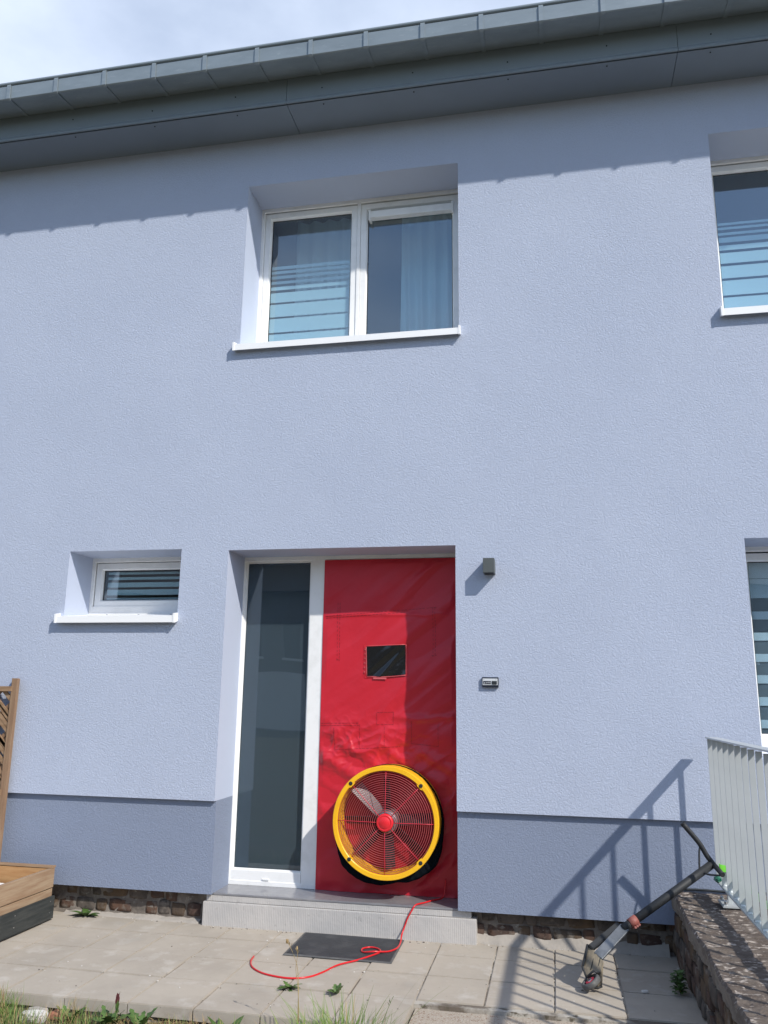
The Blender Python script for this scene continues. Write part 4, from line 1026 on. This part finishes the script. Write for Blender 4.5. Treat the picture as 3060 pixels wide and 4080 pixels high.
# shrub-like weed at the garden wall foot
b = MB(); rn = random.Random(21)
for k in range(95):
    a = rn.random()*6.28; rr = rn.random()**.5; h = rn.random()
    base = Vector((.566+math.cos(a)*.028*rr*(1-.4*h), -.51+math.sin(a)*.045*rr*(1-.4*h), .01+.085*h))
    leafmesh(b, base, (math.cos(a)*.9-.3, math.sin(a)*.8-.2, rn.uniform(-.1, .8)), rn.uniform(.02, .036), rn.uniform(.007, .012), .5, 0, 5)
for k in range(6): b.tube([(.572, -.52, 0), (.572+rn.uniform(-.03, .02), -.52+rn.uniform(-.04, .04), .08)], .0016, 5)
tag(b.build('weed', [M['leaf']], origin=(.572, -.52, 0)), 'bushy dark green weed at the foot of the garden wall', 'weed', 'weeds growing round the patio')

def blade(mb, base, h, lean, az, wd, n=5, bend=1.0):
    d = Vector((math.cos(az), math.sin(az), 0)); sd_ = Vector((-math.sin(az), math.cos(az), 0)); vs = []
    for k in range(n+1):
        t = k/n; c_ = Vector(base)+d*(lean*h*t**(1.6*bend))+Vector((0, 0, h*(t-.25*lean*t*t)))
        ww = wd*(1-t)**.6*.5+.0002; vs += [c_-sd_*ww, c_+sd_*ww]
    mb.add(vs, [(k*2, k*2+1, k*2+3, k*2+2) for k in range(n)], True)
# thin turf strip
b = MB(); rn = random.Random(5)
for k in range(11000):
    x = rn.uniform(-3.9, -.55); y = -1.30-abs(rn.gauss(0, .22))-.01
    dens = .5+.6*noise.noise(Vector((x*3, y*3, 5)))+(.45 if x < -2.4 else 0)
    if -2.52 < x < -2.28 and y > -1.42: continue
    if rn.random() > dens: continue
    dry = noise.noise(Vector((x*5, y*5, 30))) > .05 or rn.random() < .3
    b.cur = 1 if dry else 0
    zb = gz0(x)+.035*noise.noise(Vector((x*2.3, y*2.3, 0)))
    blade(b, (x, y, zb), rn.uniform(.04, .12)*(1.15 if x < -2.2 else .85), rn.uniform(.1, .9), rn.random()*6.28, rn.uniform(.0015, .0035))
for k in range(260):   # loose straw lying at the slab edge
    x = rn.gauss(-1.78, .16); y = rn.gauss(-1.335, .03); b.cur = 1
    a = rn.random()*6.28; p = Vector((x, y, -.075+.02*rn.random())); l_ = rn.uniform(.03, .1)
    b.tube(bez([p, p+Vector((math.cos(a)*l_*.5, math.sin(a)*l_*.25, .012)), p+Vector((math.cos(a+.6)*l_, math.sin(a)*l_*.4, 0))], 2), .0009, 4)
tag(b.build('grass', [M['grass'], M['straw']]), 'thin half dry turf along the patio edge', 'grass', None, 'stuff')
# green clump in the middle foreground
b = MB(); rn = random.Random(11)
for k in range(900):
    x = rn.gauss(-.89, .15); y = rn.gauss(-1.52, .07); dx = x+.90
    b.cur = 1 if rn.random() < .17 else 0
    h = rn.uniform(.15, .33)*(1-.45*min(1, abs(dx)/.4))
    az = math.atan2(rn.gauss(0, .4), dx*3+rn.gauss(0, .35)); blade(b, (x, y, -.12), h, rn.uniform(.15, 1.0), az, rn.uniform(.003, .0065), 7)
for (x, az, h, ln_) in ((-.78, .15, .44, .45), (-.76, .35, .42, .75), (-.80, -.1, .35, .25), (-.62, .1, .27, 1.1), (-1.0, 2.6, .33, .3), (-1.05, 2.9, .34, .6)):
    b.cur = 0; blade(b, (x, -1.46, -.12), h, ln_, az, .005, 9)
tag(b.build('grass_clump', [M['grass'], M['straw']], origin=(-.9, -1.5, -.12)), 'bright green grass clump before the patio in the centre foreground', 'grass')
# tall dry stalks
def stalk(pts, seeds, label, m_='straw', r_=.0013):
    b = MB(); c_ = bez(pts, 6); b.tube(c_, [r_*1.5-(r_*1.1)*i/len(c_) for i in range(len(c_))], 6); rn = random.Random(len(pts))
    for i, p in enumerate(c_[-seeds:]):
        leafmesh(b, p, (rn.uniform(-.5, .5), rn.uniform(-.4, .4), .9), .02, .0026, .2, 0, 4)
    return tag(b.build('grass_stalk', [M[m_]], origin=pts[0]), label, 'grass', 'dry grass stalks before the doormat')
stalk([(-1.13, -1.40, -.11), (-1.135, -1.40, .06), (-1.137, -1.40, .19), (-1.150, -1.40, .27), (-1.185, -1.40, .338), (-1.20, -1.40, .345)], 8, 'tall dry grass stalk bending left with a drooping seed head')
stalk([(-1.128, -1.42, -.11), (-1.125, -1.42, .05), (-1.132, -1.42, .17), (-1.145, -1.42, .25), (-1.140, -1.42, .30), (-1.142, -1.42, .325)], 5, 'tall dry grass stalk standing straight beside the bending one')
stalk([(-.80, -1.40, -.11), (-.775, -1.40, .02), (-.745, -1.40, .10), (-.72, -1.40, .155)], 4, 'short green stalk leaning right over the grey path', 'grass')

def rock(loc, sx, sy, sz, m_, label, seed, cat='stone'):
    b = MB(); bm = bmesh.new(); bmesh.ops.create_icosphere(bm, subdivisions=3, radius=1)
    for q_ in bm.verts:
        c_ = q_.co.copy(); c_ = Vector([math.copysign(abs(v_)**.6, v_) for v_ in c_]); k = 1+.22*noise.noise(c_*1.4+Vector((seed, 0, 0)))+.08*noise.noise(c_*4+Vector((seed, 0, 0)))
        q_.co = Vector((c_.x*sx*k, c_.y*sy*k, c_.z*sz*k))+Vector(loc)
    b.bm(bm); return tag(b.build('stone', [m_], origin=loc), label, cat, 'stones lying in the soil by the patio edge')
rock((-2.43, -1.365, -.062), .062, .035, .026, M['chalk'], 'white limestone lump in the turf at the lower left', 1)
rock((-2.325, -1.34, -.055), .034, .025, .017, M['brickbit'], 'small reddish stone right of the white limestone lump', 4)
rock((-2.44, -1.315, -.052), .05, .02, .012, M['straw'] if 0 else M['cement'], 'flat beige stone behind the white limestone lump', 7)
rock((-1.60, -1.35, -.085), .13, .05, .022, M['slab'], 'flat grey stone under the patio edge beside the straw', 9)
rock((.40, -.535, .004), .018, .014, .006, M['chalk'], 'white pebble lying on the shaded slab near the bushy weed', 12)

# ------------------------------------------------------------------ house across the street (seen mirrored in the side light)
oh = empty('opposite_house', (-12, -27, 0), 'beige house across the street mirrored in the dark side light', 'house')
M['ohwall'] = mat('beige_render', (.23, .225, .215), .9); M['ohroof'] = mat('dark_tiles', (.07, .06, .06), .8); M['ohdark'] = mat('dark_panes', (.03, .035, .04), .2)
b = MB(); b.box(-24, 26, -36, -27, -.1, 5.7); b.build('wall', [M['ohwall']], oh)
b = MB(); b.add([(-24.4, -26.6, 5.6), (26.4, -26.6, 5.6), (26.4, -31.5, 8.0), (-24.4, -31.5, 8.0), (-24.4, -36.4, 5.6), (26.4, -36.4, 5.6)], [(0, 1, 2, 3), (3, 2, 5, 4), (0, 3, 4), (1, 2, 5), (0, 1, 5, 4)]); b.build('roof', [M['ohroof']], oh)
for x in (-22, -18.5, -15, -12.3, -10.5, -7.5, -4, -.5, 3, 7, 10.5, 14, 18):
    w_ = empty('window', (x, -27, 3.5)); w_.parent = oh; w_.location = Vector((x, -27, 3.4))-Vector((-12, -27, 0))
    b = MB(); b.box(x-.35, x+.35, -27.05, -26.98, 2.9, 4.3); b.build('pane', [M['ohdark']], w_)
    b = MB(); b.box(x-.48, x+.48, -26.98, -26.88, 2.78, 2.88); b.build('sill', [M['white']], w_)
for x in (-16, -11.1, -2):
    b = MB(); b.box(x-1.1, x+1.1, -27.0, -26.97, 0, 2.2); b.build('garage_door', [M['sillw']], oh)
for x in (-12.2, -11.7): b = MB(); b.box(x-.15, x+.15, -30.2, -29.9, 6.5, 8.6); b.build('chimney', [M['ohwall']], oh)
